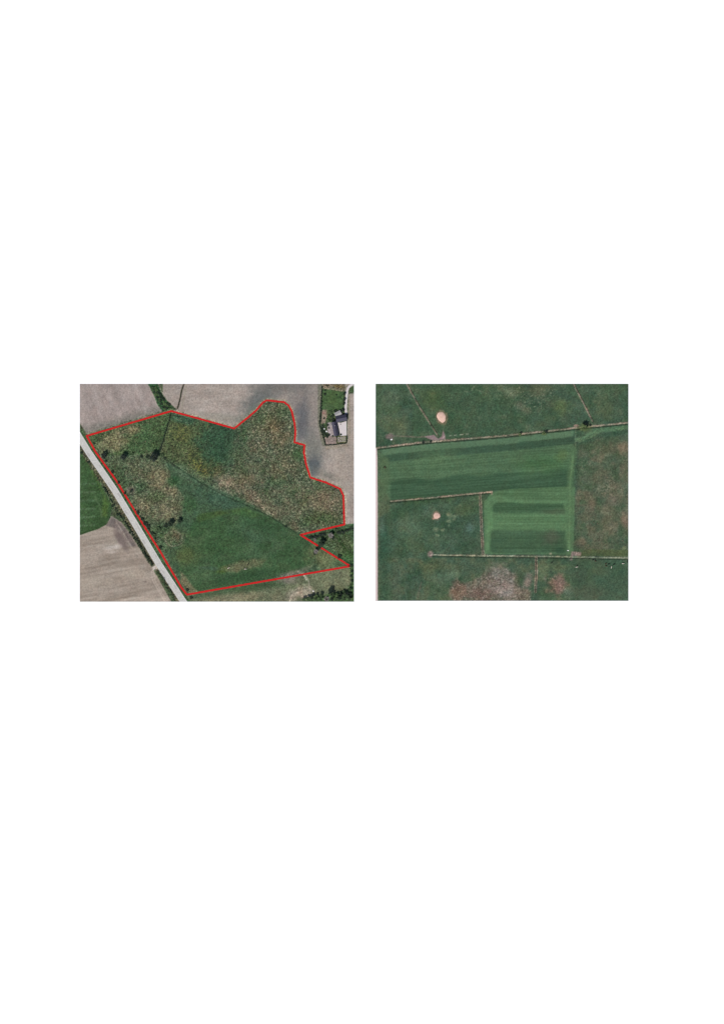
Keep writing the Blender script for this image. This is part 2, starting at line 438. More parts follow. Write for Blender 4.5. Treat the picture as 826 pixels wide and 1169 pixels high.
    dens_m *= 1 - 0.75 * sst(-6, 6, sdf(x, y, [(226, 484), (268, 486), (276, 520), (240, 526), (230, 505)]))
    patchy = sst(-0.14, 0.20, fbm(x, y, 22, 5) + 0.5 * fbm(x, y, 7, 2)) * 0.85 + 0.15
    p.specks(dens_m * patchy, (144, 139, 118), (54, 68, 50), 0.20, 0.50)
    m2 = D * sst(0.05, 0.3, w1 + 0.1) * heath
    p.specks(m2 * patchy, (138, 120, 102), (58, 56, 44), 0.18, 0.40)
    p.c = p.c * D[:, None] + c_out * (1 - D)[:, None]; p.grain = p.grain * D + g_out * (1 - D)
    # rough pale rim outside the top-right of the red line
    dR, _ = polyline_dist(x, y, RED, True)
    rim = (1 - D) * m_n * sst(3.6, 1.4, dR + 2 * w2)
    p.mix(rim * 0.6, (148, 146, 116), 0.3)
    p.line([(393.6, 563), (395.3, 575), (395, 590)], 1.4, (196, 180, 160), 0.7, 0.7)
    # scrub in the east corner
    p.poly(SCRUB_E, (68, 90, 62), 0.5, 0.1, 1, 0.28)
    p.blob(380, 618, 10, 7, (92, 104, 78), 0.8, 30, 0.7, 0.35, 0.4)
    p.blob(394, 622, 9, 9, (96, 104, 74), 0.8, 30, 0.7)
    p.line([(380, 606), (392, 624), (404, 637)], 2.0, (52, 82, 44), 0.8, 1.2)
    p.line([(350, 611), (372, 628), (398, 643)], 4.0, (54, 84, 58), 0.8, 1.6)
    p.blob(398, 634, 7, 5, (66, 96, 54), 0.7, 20, 0.8)
    # dry field at the bottom
    p.poly(FIELD_S, (105, 112, 86), 0.4, 0, 1, 0.16)
    p.blob(252, 676, 36, 4, (64, 82, 58), 0.8, -10, 0.9)
    p.blob(300, 668, 34, 5, (62, 82, 56), 0.9, -10, 0.8)
    p.blob(262, 684, 40, 5, (130, 124, 98), 0.9, -6, 0.7)
    p.blob(318, 684, 10, 8, (106, 104, 82), 0.7)
    p.blob(330, 660, 12, 6, (134, 124, 114), 0.85, 0, 0.7)
    p.blob(344, 653, 8, 4, (108, 102, 90), 0.7, -25, 0.8)
    p.blob(343, 662, 6, 4, (84, 92, 70), 0.8, 0, 0.7)
    p.blob(335, 680, 9, 6, (142, 134, 118), 0.8, -30, 0.7)
    p.blob(347, 677, 10, 7, (154, 143, 124), 0.95, -25, 0.5)
    p.line([(330, 688), (333, 680), (340, 676)], 1.6, (192, 180, 160), 0.7, 0.8)
    p.line([(346.5, 656), (349.6, 662)], 1.2, (196, 190, 170), 0.9, 0.7)
    p.line([(340, 652.5), (347.5, 656), (352, 663), (354, 674)], 1.4, (166, 156, 140), 0.6, 0.9)
    p.blob(384, 662, 20, 12, (112, 116, 90), 0.7, 0, 0.8)
    p.blob(388, 673, 9, 4, (92, 98, 70), 0.7, 0, 0.8)
    p.poly([(405, 640), (399, 648), (401, 664), (396, 674), (356, 682), (340, 690), (405, 690)], (66, 88, 54), 1.5, 0.5, 0.95, 0.4)
    # west green field
    m = sst(-0.8, 0.8, sdf(x, y, FIELD_W) + 1.0 * w2)
    p.mix(m, (62, 87, 54), 0.14)
    st = fbm(x * 0.35, y * 1.6 + x * 0.25, 5, 2)
    p.c += (m * st * 22)[:, None] * np.array((0.9, 1, 0.9))
    p.poly([(90, 514), (96, 521), (110, 548), (118, 566), (116, 590), (122, 590), (124, 575), (104, 535)], (84, 108, 54), 2.5, 0.3, 0.7 , 0.18)
    for k in range(6):
        yy = 553 + k * 9.5
        p.line([(88, yy), (108, yy - 1)], 1.8, (96, 120, 90), 0.6, 1.3, 0.8)
    p.line([(108, 566), (115, 580), (116, 590)], 1.4, (100, 122, 88), 0.5, 1.0, 0.5)
    p.line([(88, 610.5), (112, 603.4)], 2.0, (52, 76, 44), 0.7, 1)
    # bare field lower left
    m = sst(-0.5, 0.5, sdf(x, y, BARE_S) + 0.6 * w2)
    p.mix(m, (157, 145, 132), 0.05)
    s3 = fbm(x * 0.3 + y * 0.1, y * 1.35 + x * 0.22, 6, 4)
    p.c += (m * s3 * 34)[:, None]
    p.c += (m * np.sin((y + x * 0.16) * 2 * math.pi / 5.2 + w1 * 4) * 2.6)[:, None]
    fs = vnoise((x + y * 0.1) / 22, (y + x * 0.19) / 1.7, 1.0, 1) + 0.7 * vnoise((x) / 30, (y + x * 0.19) / 4.3, 1.0, 3) - 0.85
    p.c += (m * fs * 15)[:, None]
    p.poly([(121, 600), (128, 590), (139, 598), (150, 612), (156, 624), (148, 624), (136, 604)], (112, 102, 97), 1.5, 0.3, 0.9, 0.1)
    p.blob(138, 616, 4.2, 13, (116, 103, 98), 0.9, -30, 0.5, 0.15)
    p.line([(133, 596), (142, 611), (151, 626), (160, 636)], 1.4, (172, 158, 145), 0.7, 0.8)
    p.line([(91, 628), (104, 623), (118, 622)], 1.6, (178, 168, 156), 0.5, 0.8, 0.4)
    p.blob(128, 625, 9, 2.8, (190, 181, 172), 0.8, -8, 0.7)
    p.blob(127, 630, 5, 2, (186, 176, 166), 0.6, 0, 0.7)
    p.blob(110, 665, 22, 7, (170, 158, 143), 0.6, -10, 0.9)
    p.blob(150, 655, 16, 6, (168, 156, 140), 0.6, -10, 0.9)
    p.line([(176.5, 648.5), (172.5, 653), (174, 662), (182, 676), (190, 690)], 0.9, (190, 176, 162), 0.8, 0.6)
    p.line([(175, 652), (177.5, 664), (186, 679), (193, 690)], 0.9, (186, 172, 158), 0.8, 0.6)
    p.blob(165.5, 664.2, 2.2, 0.8, (118, 106, 98), 0.8, 0, 0.5, 0)
    # the verges
    d, sg = polyline_dist(x, y, ROAD)
    vg = sst(5.2, 4.2, np.abs(d - 4.2))
    p.mix(sst(7.0, 5.6, d) * (sg < 0) * (1 - D) * 0.9, (58, 82, 52), 0.3)
    wv = sst(9.0, 6.6, d + 2 * w2) * (sg > 0)
    p.mix(wv * (1 - sst(-1, 1, sdf(x, y, BARE_S))) * 0.9, (82, 82, 62), 0.4)
    p.specks(wv * (y < 612), (140, 124, 106), (44, 52, 40), 0.1, 0.55)
    p.blob(176.6, 648.2, 3.6, 2.4, (176, 164, 152), 0.95, -20, 0.5, 0.1)
    p.mix(sst(4.9, 4.1, d) * (sg > 0) * 0.6, (142, 130, 112), 0.2)
    # farmstead ground
    g = sst(-0.3, 0.3, sdf(x, y, GARDEN))
    p.mix(g, (70, 84, 58), 0.3)
    p.poly([(367, 438), (393, 438), (393, 446), (368, 442.5)], (122, 110, 92), 0.7, 0.1, 0.9)
    p.blob(386, 441, 7, 2.2, (112, 98, 58), 0.8, 8, 0.5)
    p.line([(369, 442.8), (392, 446.6)], 1.2, (150, 138, 116), 0.9, 0.5)
    p.poly(LAWN, (70, 94, 60), 0.6, 0.1, 1, 0.14)
    p.blob(379, 456, 7, 9, (84, 104, 62), 0.6, 0, 0.9, 0.1)
    p.blob(374, 464, 6, 3, (86, 110, 76), 0.6, 0, 0.9, 0.1)
    p.poly([(367.4, 468), (372.5, 467.5), (373, 474), (371, 483), (366.2, 484)], (148, 130, 116), 0.7, 0.15, 0.9, 0.15)
    p.blob(369, 471.5, 1.6, 1.6, (160, 120, 112), 0.8, 0, 0.5)
    p.poly([(373.5, 482.5), (378.7, 482), (382, 497.5), (376.5, 498), (373.4, 492)], (170, 157, 156), 0.5, 0.1, 0.95, 0.12)
    p.poly([(370.2, 499.5), (376, 497.5), (384, 499), (384, 507), (372, 508)], (152, 134, 126), 0.5, 0.1, 0.95, 0.1)
    p.poly([(384.4, 497.8), (395.4, 497.6), (395.4, 505.6), (384.4, 506.4)], (104, 104, 76), 0.5, 0.1, 0.95, 0.3)
    p.poly([(395.0, 440.5), (406, 440), (406, 447), (397.6, 450), (397.8, 480), (396.6, 480)], (98, 106, 80), 1.0, 0.2, 0.85, 0.25)
    p.blob(402, 445, 4, 4, (66, 86, 54), 0.85, 0, 0.6)
    p.poly([(362.5, 438), (366.6, 438), (366, 486), (371.5, 509), (368, 509), (362.4, 486)], (104, 106, 88), 0.9, 0.2, 0.7, 0.2)
    p.poly([(371, 509), (397, 506.5), (397.5, 510), (372, 513)], (138, 128, 108), 1.2, 0.2, 0.5, 0.2)
    p.line([(398.5, 452), (399, 480), (398.4, 506)], 1.2, (138, 128, 104), 0.5, 1.0)
    return p.done()

def paint_right(x, y):
    p = Paint(x, y, 0.55)
    one = np.ones(x.size); w1, w2 = p.w1, p.w2
    big = fbm(x, y, 40, 1); mid = fbm(x, y, 16, 4)
    p.mix(one, (68, 90, 71), 0.22)  # greens here are greyer, so aerial haze sits in the colour
    # broad true variation in the sward
    p.mix(sst(0.0, 0.22, big) * 0.6, (76, 96, 66))
    p.mix(sst(0.02, 0.25, mid) * 0.5, (84, 98, 76))
    p.mix(sst(0.0, -0.22, mid) * 0.6, (54, 79, 58))
    m8 = fbm(x, y, 8, 2)
    p.mix(sst(0.06, 0.3, m8) * 0.45, (88, 104, 82))
    p.mix(sst(-0.06, -0.3, m8) * 0.45, (54, 78, 54))
    # north pastures
    def dl(k): return DITCHES[k][1]
    north = y < np.interp(x, [p_[0] for p_ in dl(1)], [p_[1] for p_ in dl(1)])
    p.mix(north * (x > 470) * (x < 600) * 0.5, (66, 90, 64))
    p.mix(north * sst(0.05, 0.3, w1) * 0.5, (90, 98, 76))
    p.blob(455, 485, 12, 8, (98, 104, 74), 0.6, 0, 0.8)
    p.blob(446, 452, 14, 10, (84, 100, 82), 0.6, 0, 0.8)
    p.blob(496, 455, 12, 10, (78, 92, 52), 0.5, 0, 0.9)
    p.blob(582, 446, 10, 6, (104, 112, 88), 0.6, 20, 0.8)
    p.blob(593, 462, 5, 5, (106, 110, 92), 0.65, 0, 0.8)
    p.blob(601, 470, 4, 4, (100, 106, 84), 0.5, -30, 0.8)
    p.blob(612, 444, 18, 7, (92, 96, 72), 0.6, 0, 0.9)
    p.specks(north * sst(50, 20, np.hypot(x - 605, (y - 448) * 1.6)) * 0.8, (138, 134, 112), (60, 70, 52), 0.1, 0.6)
    p.blob(640, 465, 9, 8, (92, 108, 64), 0.5, 0, 0.9)
    p.blob(690, 465, 14, 10, (84, 94, 64), 0.5, -60, 0.9)
    for cx, cy, t in ((539, 444, -60), (547, 446, 20), (533, 447, 10)):
        p.blob(cx, cy, 3.4, 0.9, (112, 124, 98), 0.6, t, 0.5)
    # paths by the bank
    p.line([(443, 497.4), (460, 498), (478, 499.0), (490, 498)], 1.5, (124, 112, 100), 0.7, 0.9, 0.3)
    p.blob(444.5, 498.5, 3.6, 3.0, (116, 102, 98), 0.85, 0, 0.6)
    p.poly([(484, 498.5), (495, 496.5), (500, 501), (504, 498), (505.5, 491), (508, 498), (508, 501.5), (494, 502.8)], (146, 124, 124), 0.7, 0.12, 0.95, 0.1)
    p.line([(505.6, 499.6), (506.8, 498)], 1.2, (190, 170, 160), 0.8, 0.5)
    p.line([(505.5, 492), (507.5, 484)], 1.0, (112, 118, 92), 0.6, 0.8)
    p.line([(509.3, 471.5), (510.5, 478), (508, 484)], 1.6, (128, 116, 92), 0.7, 0.8, 0.3)
    for a, b in ((513, 515), (518, 520.5), (524.5, 528.5), (532, 534)):
        p.line([(a, 497.5 - (a - 513) * 0.1), (b, 497.4 - (b - 513) * 0.1)], 0.9, (168, 170, 150), 0.8, 0.6)
    # mown strips
    yt = np.interp(x, [428, 484, 574, 657, 720], [513, 506.5, 499.4, 490.2, 483.5])      # upper edge
    T = y - yt
    up = sst(433, 437, x) * sst(656, 653, x) * (T > 0)
    yb = np.interp(x, [434, 560, 648], [571.5, 560.5, 556.0])                                       # lower edge
    up = up * sst(1, -1, y - yb)
    wv = 0.9 * w1
    p.mix(up * sst(0.3, 1.6, T + wv) * sst(9.5, 7.5, T + wv + (x - 440) * 0.004), (88, 116, 88), 0.10)
    p.mix(up * (0.8 + 0.6 * w1) * sst(6.8, 9.6, T + 3.0 * w1) * sst(17.6, 14.6, T + 3.0 * w1), (60, 85, 65), 0.10)
    bot = np.interp(x, [434, 500, 648], [549, 545.5, 535.5])
    p.mix(up * sst(15.0, 17.0, T + wv), (79, 106, 77), 0.12)
    p.mix(up * (0.86 + 0.5 * w1) * sst(-2.4, 2.4, y - bot + 3 * w1 + 1.5 * np.sin(x / 9.0)) * sst(447.5, 444, np.maximum(447.5 + 444 - x, 0)), (60, 87, 64), 0.10)
    p.blob(496, 524, 22, 12, (90, 118, 84), 0.6, -6, 0.9)
    p.blob(620, 530, 26, 10, (72, 106, 68), 0.6, -6, 0.9)
    p.blob(640, 520, 6, 5, (96, 112, 62), 0.4, 0, 0.9)
    p.mix(up * sst(446, 438, x) * sst(8, 14, T) * 0.8, (84, 106, 76))
    # faint swath lines
    ac = y + x * 0.072
    sl = 0.45 * np.sin(ac * 2 * math.pi / 2.9 + w1 * 5) + 2.2 * (vnoise(x / 34, ac / 1.3, 1.0, 3) - 0.5) + 1.4 * (vnoise(x / 50, ac / 4, 1.0, 0) - 0.5)
    p.c += (up * (0.4 + 0.6 * (T > 15)) * sl * 5.5)[:, None] * np.array((1, 1.15, 1))
    # lower mown block
    B = sst(-0.8, 0.8, sdf(x, y, [(552, 573), (561, 562), (580, 558.5), (648, 555.5), (656, 556), (654, 632.6), (552.5, 632.6)]))
    p.mix(B, (88, 119, 84), 0.10)
    def band(y0, y1, col, x0=560, x1=646, a=1.0):
        r = sst(-2.0, 2.0, sdf(x, y, [(x0 + 1, y0 + 2), (x0 + 6, y0 - 0.5), (x1, y0), (x1 + 3, y1), (x0 + 5, y1), (x0, y1 - 3)]) + 3.5 * w1) * (0.9 + 0.4 * w2)
        p.mix(B * r * a, col)
    band(556.5, 571, (80, 109, 76), 566, 646)
    band(574.5, 586.5, (62, 89, 63), 561, 642)
    band(587, 605, (88, 120, 84), 562, 646)
    band(606, 632, (64, 89, 65), 559, 645)
    p.blob(629, 613, 9, 7, (88, 88, 74), 0.5, 0, 0.8)
    p.blob(632, 584, 12, 3, (82, 92, 70), 0.5, 0, 0.8)
    p.blob(640, 628, 8, 3, (50, 76, 56), 0.7)
    p.blob(559, 592, 3.0, 12, (94, 130, 88), 0.7, 4, 0.7)
    p.line([(556, 576), (559, 570), (570, 566), (584, 573), (600, 573.5), (646, 573)], 2.2, (96, 130, 92), 0.6, 1.2, 0.3)
    p.line([(556, 626), (556, 600), (561, 588)], 2.4, (96, 130, 92), 0.55, 1.2, 0.3)
    sl2 = 0.3 * np.sin(y * 2 * math.pi / 2.7 + w1 * 3) + 2.4 * (vnoise(x / 45, y / 1.2, 1.0, 3) - 0.5) + 1.2 * (vnoise(x / 60, y / 3.4, 1.0, 1) - 0.5)
    p.c += (B * sst(561, 566, x) * sst(648, 644, x) * sl2 * 5.5)[:, None] * np.array((1, 1.15, 1))
    for o_ in (0, 1.6, 3.2, 4.8):
        p.line([(553.5 + o_, 628), (553.3 + o_, 590), (554 + o_, 578 + o_ * .5), (561 + o_, 569 + o_ * .6), (574, 566 + o_), (592, 571 + o_ * .7), (646, 572.5 + o_ * .5)], 0.6, (96, 130, 92), 0.35, 0.6, 0.2)
        p.line([(554.5 + o_, 630), (555 + o_, 604), (559 + o_, 594), (570, 590 + o_), (600, 589 + o_)], 0.6, (94, 130, 90), 0.35, 0.6, 0.2)
        p.line([(644 - o_, 560), (650 - o_, 575), (649.5 - o_, 600), (648.5 - o_, 630)], 0.6, (94, 126, 86), 0.3, 0.6, 0.2)
    # vertical headland track
    p.line([(656.6, 489), (656.6, 514)], 1.0, (112, 128, 98), 0.6, 0.7)
    p.line([(655, 514), (651, 540), (650.5, 590), (650, 632)], 7.5, (86, 113, 79), 0.7, 2.5, 0.3, 0.12)
    p.line([(654, 520), (650.5, 548), (649.5, 600), (649, 628)], 1.6, (102, 132, 92), 0.7, 1.0, 0.3)
    p.line([(658, 502), (666, 500), (674, 494), (690, 491.5), (716, 488)], 3.8, (94, 122, 90), 0.85, 1.6, 0.3)
    p.line([(676, 490.6), (700, 488.2), (718, 486.2)], 3.6, (84, 112, 82), 0.7, 1.6, 0.4)
    p.line([(659, 508), (668, 505), (678, 498), (700, 495), (718, 492.5)], 1.4, (58, 82, 60), 0.6, 1.4, 0.3)
    p.line([(660, 505), (670, 501), (680, 496)], 1.0, (100, 124, 90), 0.6, 0.8)
    # eastern heath
    m8 = fbm(x, y, 9, 4)
    E = sst(-3, 3, sdf(x, y, [(660, 508), (690, 500), (722, 496), (722, 632), (655, 632), (658, 560)]) + 6 * w1)
    p.mix(E * 0.85, (80, 93, 73), 0.22)
    p.mix(E * sst(0.0, 0.2, mid) * 0.6, (104, 100, 80))
    p.mix(E * sst(0.04, -0.2, m8) * 0.7, (66, 87, 62))
    p.mix(E * sst(0.05, 0.3, m8) * 0.5, (112, 110, 90))
    p.blob(700, 512, 14, 7, (108, 100, 78), 0.5, 0, 0.9)
    p.blob(682, 545, 13, 9, (98, 98, 78), 0.6, 0, 0.9)
    p.blob(688, 557, 11, 6, (122, 122, 102), 0.6, 0, 0.8, speck=0.7)
    p.blob(696, 549, 6, 8, (130, 128, 108), 0.6, 0, 0.8, speck=0.6)
    p.blob(676, 575, 5, 12, (112, 100, 82), 0.6, 0, 0.9)
    p.blob(695, 590, 10, 16, (112, 106, 86), 0.6, 0, 0.9)
    p.blob(714, 595, 5, 10, (134, 112, 94), 0.75, 0, 0.8)
    p.blob(713, 512, 6, 5, (128, 112, 92), 0.6, 0, 0.9)
    p.blob(700, 571, 7, 5, (122, 108, 92), 0.6, 0, 0.9)
    p.blob(662, 620, 8, 6, (110, 102, 82), 0.6, 0, 0.8)
    p.specks(E * sst(-0.05, 0.25, w1) * 0.7, (136, 130, 110), (66, 74, 58), 0.02, 0.4)
    p.poly([(668, 627), (720, 628), (720, 636), (656, 635)], (76, 88, 58), 1.2, 0.3, 0.8)
    p.blob(712, 625, 2.2, 2.0, (112, 122, 88), 0.7)
    p.poly([(652, 629.5), (663, 630.5), (663, 634.5), (654, 634.5), (653, 640), (650, 640)], (142, 124, 116), 0.6, 0.15, 0.9)
    p.specks(sst(3, 1, np.abs(y - 632.5)) * (x > 652) * (x < 664), (160, 142, 134), (100, 88, 84), 0.3, 0.8)
    # south-west field
    p.blob(462, 600, 26, 16, (88, 106, 86), 0.45, 10, 0.9)
    p.blob(455, 585, 18, 6, (54, 80, 56), 0.7, -30, 0.8)
    p.blob(490, 570.5, 30, 4, (58, 80, 52), 0.6, -4, 0.8)
    p.blob(438, 618, 6, 20, (50, 80, 62), 0.7, 0, 0.8)
    p.blob(436, 600, 3, 9, (100, 122, 106), 0.5, 0, 0.8)
    for cx, cy, r in ((513, 588, 2.2), (519, 589, 1.8), (512, 595, 2.2), (518, 593, 1.5), (497, 605, 2.4), (505, 605, 1.8), (499, 611, 1.2), (512, 600, 1.4), (525, 577, 1.8), (511, 587, 1.2)):
        p.blob(cx, cy, r * 1.1, r * .8, (118, 128, 100), 0.7, 0, 0.9, 0.7)
    p.blob(535, 602, 5, 5, (92, 114, 104), 0.6, 0, 0.8)
    p.blob(528, 582, 12, 6, (84, 98, 64), 0.5, 0, 0.9)
    p.line([(428, 514), (436, 520), (440, 519), (446, 515)], 2, (86, 112, 82), 0.5, 1.3)
    p.line([(432.2, 514), (432.2, 690)], 1.6, (98, 104, 80), 0.5, 1.0, 0.3)
    p.poly([(433, 548), (446, 572), (444, 585), (432, 592)], (88, 96, 70), 2.5, 0.5, 0.6)
    p.poly([(432, 516), (444, 524), (442, 560), (434, 572), (431, 560)], (82, 104, 74), 2.5, 0.3, 0.6)
    # south fields
    Sm = y > 637.5
    p.mix(Sm * (x < 660) * sst(-0.05, 0.2, w1) * 0.5, (88, 94, 70))
    p.c += (sst(636, 645, y) * (x < 530) * np.sin(x * 2 * math.pi / 6.5 + w1 * 3) * 2.2)[:, None]
    p.blob(438, 660, 5, 30, (54, 80, 60), 0.6, 0, 0.8)
    p.blob(452, 665, 5, 25, (84, 94, 76), 0.5, 0, 0.8)
    p.blob(490, 648, 16, 6, (98, 100, 70), 0.6, 0, 0.9)
    p.blob(506, 659, 12, 8, (86, 108, 88), 0.6, 0, 0.9)
    p.blob(520, 656, 5, 3, (104, 120, 94), 0.6, 0, 0.9)
    p.line([(480.5, 665), (478, 676), (476.5, 683)], 1.4, (104, 96, 82), 0.6, 1.0, 0.3)
    p.poly([(515, 664), (522, 661), (530, 668), (545, 660), (560, 650), (575, 649), (590, 656), (596, 668), (606, 676), (604, 688), (520, 688), (514, 680)],
           (112, 104, 90), 3.0, 1.6, 0.85, 0.35)
    p.blob(524, 674, 9, 10.5, (114, 98, 82), 0.9, 0, 0.35, 0.15, 0.4)
    p.blob(569, 661, 13, 10, (128, 120, 112), 0.75, 0, 0.9, 0.6)
    p.blob(577, 673, 14, 10, (140, 126, 118), 0.7, 0, 0.8)
    p.blob(548, 678, 14, 8, (112, 94, 84), 0.8, 0, 0.8)
    p.blob(593, 663, 5, 6, (66, 84, 58), 0.7, 0, 0.8)
    p.blob(602, 664, 5, 8, (134, 122, 112), 0.85, 10, 0.6)
    bm = sst(-3, 2, sdf(x, y, [(515, 664), (545, 660), (575, 648), (596, 668), (610, 676), (604, 688), (516, 688)]))
    p.specks(bm, (150, 138, 128), (72, 80, 60), 0.12, 0.5)
    p.blob(634, 668, 11, 9, (118, 98, 82), 0.8, 0, 0.8, 0.6, 0.3)
    p.blob(638, 667, 6, 8, (134, 106, 98), 0.6, 20, 0.8, 0.6)
    p.specks(sst(13, 9, np.hypot(x - 634, y - 668)), (160, 128, 118), (92, 74, 62), 0.1, 0.45)
    p.blob(620, 655, 5, 9, (104, 116, 86), 0.6, 0, 0.7)
    p.blob(622, 661, 2.2, 3, (132, 132, 112), 0.7, 0, 0.6)
    p.blob(634, 648, 8, 5, (102, 108, 76), 0.6, 0, 0.9)
    p.blob(628, 632, 1.8, 1.2, (160, 156, 130), 0.8, 0, 0.6)
    p.mix((x > 650) * sst(638, 642, y) * 0.5, (68, 91, 70), 0.15)
    p.blob(662, 656, 7, 12, (58, 72, 58), 0.5, 0, 0.9)
    p.blob(683, 650, 9, 7, (80, 92, 66), 0.4, 0, 0.9)
    p.blob(672, 678, 16, 8, (86, 86, 70), 0.45, 0, 0.9)
    p.blob(648, 676, 5, 6, (92, 112, 92), 0.5, 0, 0.8)
    # ditch banks
    for k, (nm, pts, hw, (a0, a1, b0, b1)) in enumerate(DITCHES):
        d, sg = polyline_dist(x, y, pts)
        s_ = d * sg + 0.9 * w2
        ends = sst(hw + 0.8, hw - 0.2, d)
        bc = (146, 144, 122) if nm == 'south' else (146, 130, 114)
        p.mix(sst(a0 - .4, a0 + .4, s_) * sst(a1 + .4, a1 - .4, s_) * ends * (0.80 + 0.9 * w1 + 0.7 * w2), bc, 0.5)
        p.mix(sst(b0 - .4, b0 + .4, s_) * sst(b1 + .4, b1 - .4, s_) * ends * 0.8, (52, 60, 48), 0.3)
    p.mix(sst(-5, 5, x - 655) * sst(1.8, 1.0, np.abs(y - 636.4)) * 0.35, (104, 118, 102))
    p.blob(491.3, 632.5, 3.0, 3.6, (146, 126, 118), 0.9, 20, 0.5, 0.3)
    p.line([(556, 562.2), (561, 561.2), (561, 564)], 1.6, (160, 144, 126), 0.9, 0.7)
    p.blob(666.5, 488, 7, 4, (84, 100, 54), 0.6, 0, 0.6)
    p.blob(657.4, 486, 2.5, 1.2, (150, 124, 112), 0.8)
    p.blob(551, 633.2, 2.6, 1.8, (150, 140, 116), 0.8, 0, 0.6)
    # round bare skirts under the two sand heaps
    p.blob(503.6, 476.6, 6.2, 8, (150, 120, 98), 0.7, -20, 0.25, 0.1)
    p.blob(498.2, 588.8, 5.2, 5.0, (140, 112, 96), 0.6, 0, 0.3, 0.2)
    p.blob(494.6, 592.0, 1.8, 0.9, (176, 138, 122), 0.85, -10, 0.5, 0.1)
    return p.done()

def height(x, y, rough, flats, box):
    h = 0.9 * fbm(x, y, 70, 2, 2) + 0.25 * fbm(x, y, 9, 4, 3) + 0.35
    h = np.maximum(h, 0.02)
    bump = (vnoise(x, y, 1.3, 4) - 0.5) * 0.6 + (vnoise(x, y, 2.4, 1) - 0.5) * 0.15
    h = h + rough * bump
    x0, x1, y0, y1 = box
    e = np.minimum(np.minimum(x - x0, x1 - x), np.minimum(y - y0, y1 - y))
    h = np.maximum(h, 0.0) * sst(0, 6, e)
    for d, lvl, r0, r1 in flats:
        k = sst(r1, r0, d)
        h = h * (1 - k) + lvl * sst(-0.01, 0.01, e) * k * np.ones_like(h)
    return np.maximum(h, -2)

GRIDS = {}
def build_tract(key, box, step, paint, rough_fn, flats_fn, label_fn):
    x0, x1, y0, y1 = box
    nx = int(round((x1 - x0) / step)); ny = int(round((y1 - y0) / step))
    gx = np.linspace(x0, x1, nx + 1); gy = np.linspace(y0, y1, ny + 1)
    X, Y = np.meshgrid(gx, gy)
    x = X.ravel(); y = Y.ravel()
    c = lin(paint(x, y)) * K
    h = height(x, y, rough_fn(x, y), flats_fn(x, y), box)
    h = carve(key, x, y, h)
    edge = (x <= x0) | (x >= x1) | (y <= y0) | (y >= y1)
    h = np.where(edge, 0.0, h)
    GRIDS[key] = (gx, gy, h.reshape(ny + 1, nx + 1))
    co = np.stack([x - CX, CY - y, h], 1)
    I, J = np.meshgrid(np.arange(nx), np.arange(ny))
    a = (J * (nx + 1) + I).ravel()
    quads = np.stack([a + nx + 1, a + nx + 2, a + 1, a], 1)
    cx = (gx[:-1] + gx[1:]) / 2; cy = (gy[:-1] + gy[1:]) / 2
    QX, QY = np.meshgrid(cx, cy)
    lab, names = label_fn(QX.ravel(), QY.ravel())
    for i, (nm, label) in enumerate(names):
        q = quads[lab == i]
        if len(q) == 0: continue
        used, inv = np.unique(q, return_inverse=True)
        inv = inv.reshape(q.shape)
        me = bpy.data.meshes.new(nm)
        me.vertices.add(len(used)); me.vertices.foreach_set('co', co[used].ravel().astype(np.float32))
        me.loops.add(len(q) * 4); me.loops.foreach_set('vertex_index', inv.ravel().astype(np.int32))
        me.polygons.add(len(q)); me.polygons.foreach_set('loop_start', np.arange(0, len(q) * 4, 4, dtype=np.int32))
        me.update(calc_edges=True)
        at = me.color_attributes.new('surface_colour', 'FLOAT_COLOR', 'POINT')
        rgba = np.ones((len(used), 4), np.float32); rgba[:, :3] = c[used]
        at.data.foreach_set('color', rgba.ravel())
        me.polygons.foreach_set('use_smooth', np.ones(len(q), bool))
        me.materials.append(M_land)
        o = bpy.data.objects.new(nm, me); COL.objects.link(o)
        tag(o, label=label, kind='structure')

def carve(key, x, y, h):
    if key == 'R':
        for nm, pts, hw, (a0, a1, b0, b1) in DITCHES:
            d, sg = polyline_dist(x, y, pts)
            s_ = d * sg
            ends = sst(hw + 0.8, hw - 0.2, d)
            c0 = (b0 + b1) / 2
            h = h - ends * 0.75 * sst(1.0, 0.2, np.abs(s_ - c0))
            bank = sst(a0 - .5, a0 + .4, s_) * sst(a1 + .5, a1 - .4, s_) * (np.abs(s_ - c0) > 0.7)
            h = h + ends * 0.30 * bank
    else:
        d, _ = polyline_dist(x, y, [(186, 521), (204, 534), (230, 551), (257, 566), (281, 576), (308, 589), (326, 600.5), (338, 608)])
        h = h - 0.5 * sst(1.0, 0.2, d)
    return h

def Z(px, py):
    key = 'L' if px < 416 else 'R'
    gx, gy, h = GRIDS[key]
    i = int(np.clip(round((px - gx[0]) / (gx[1] - gx[0])), 0, len(gx) - 1))
    j = int(np.clip(round((py - gy[0]) / (gy[1] - gy[0])), 0, len(gy) - 1))
    return float(h[j, i])
def WZ(px, py, dz=0.0):
    return W(px, py, Z(px, py) + dz)

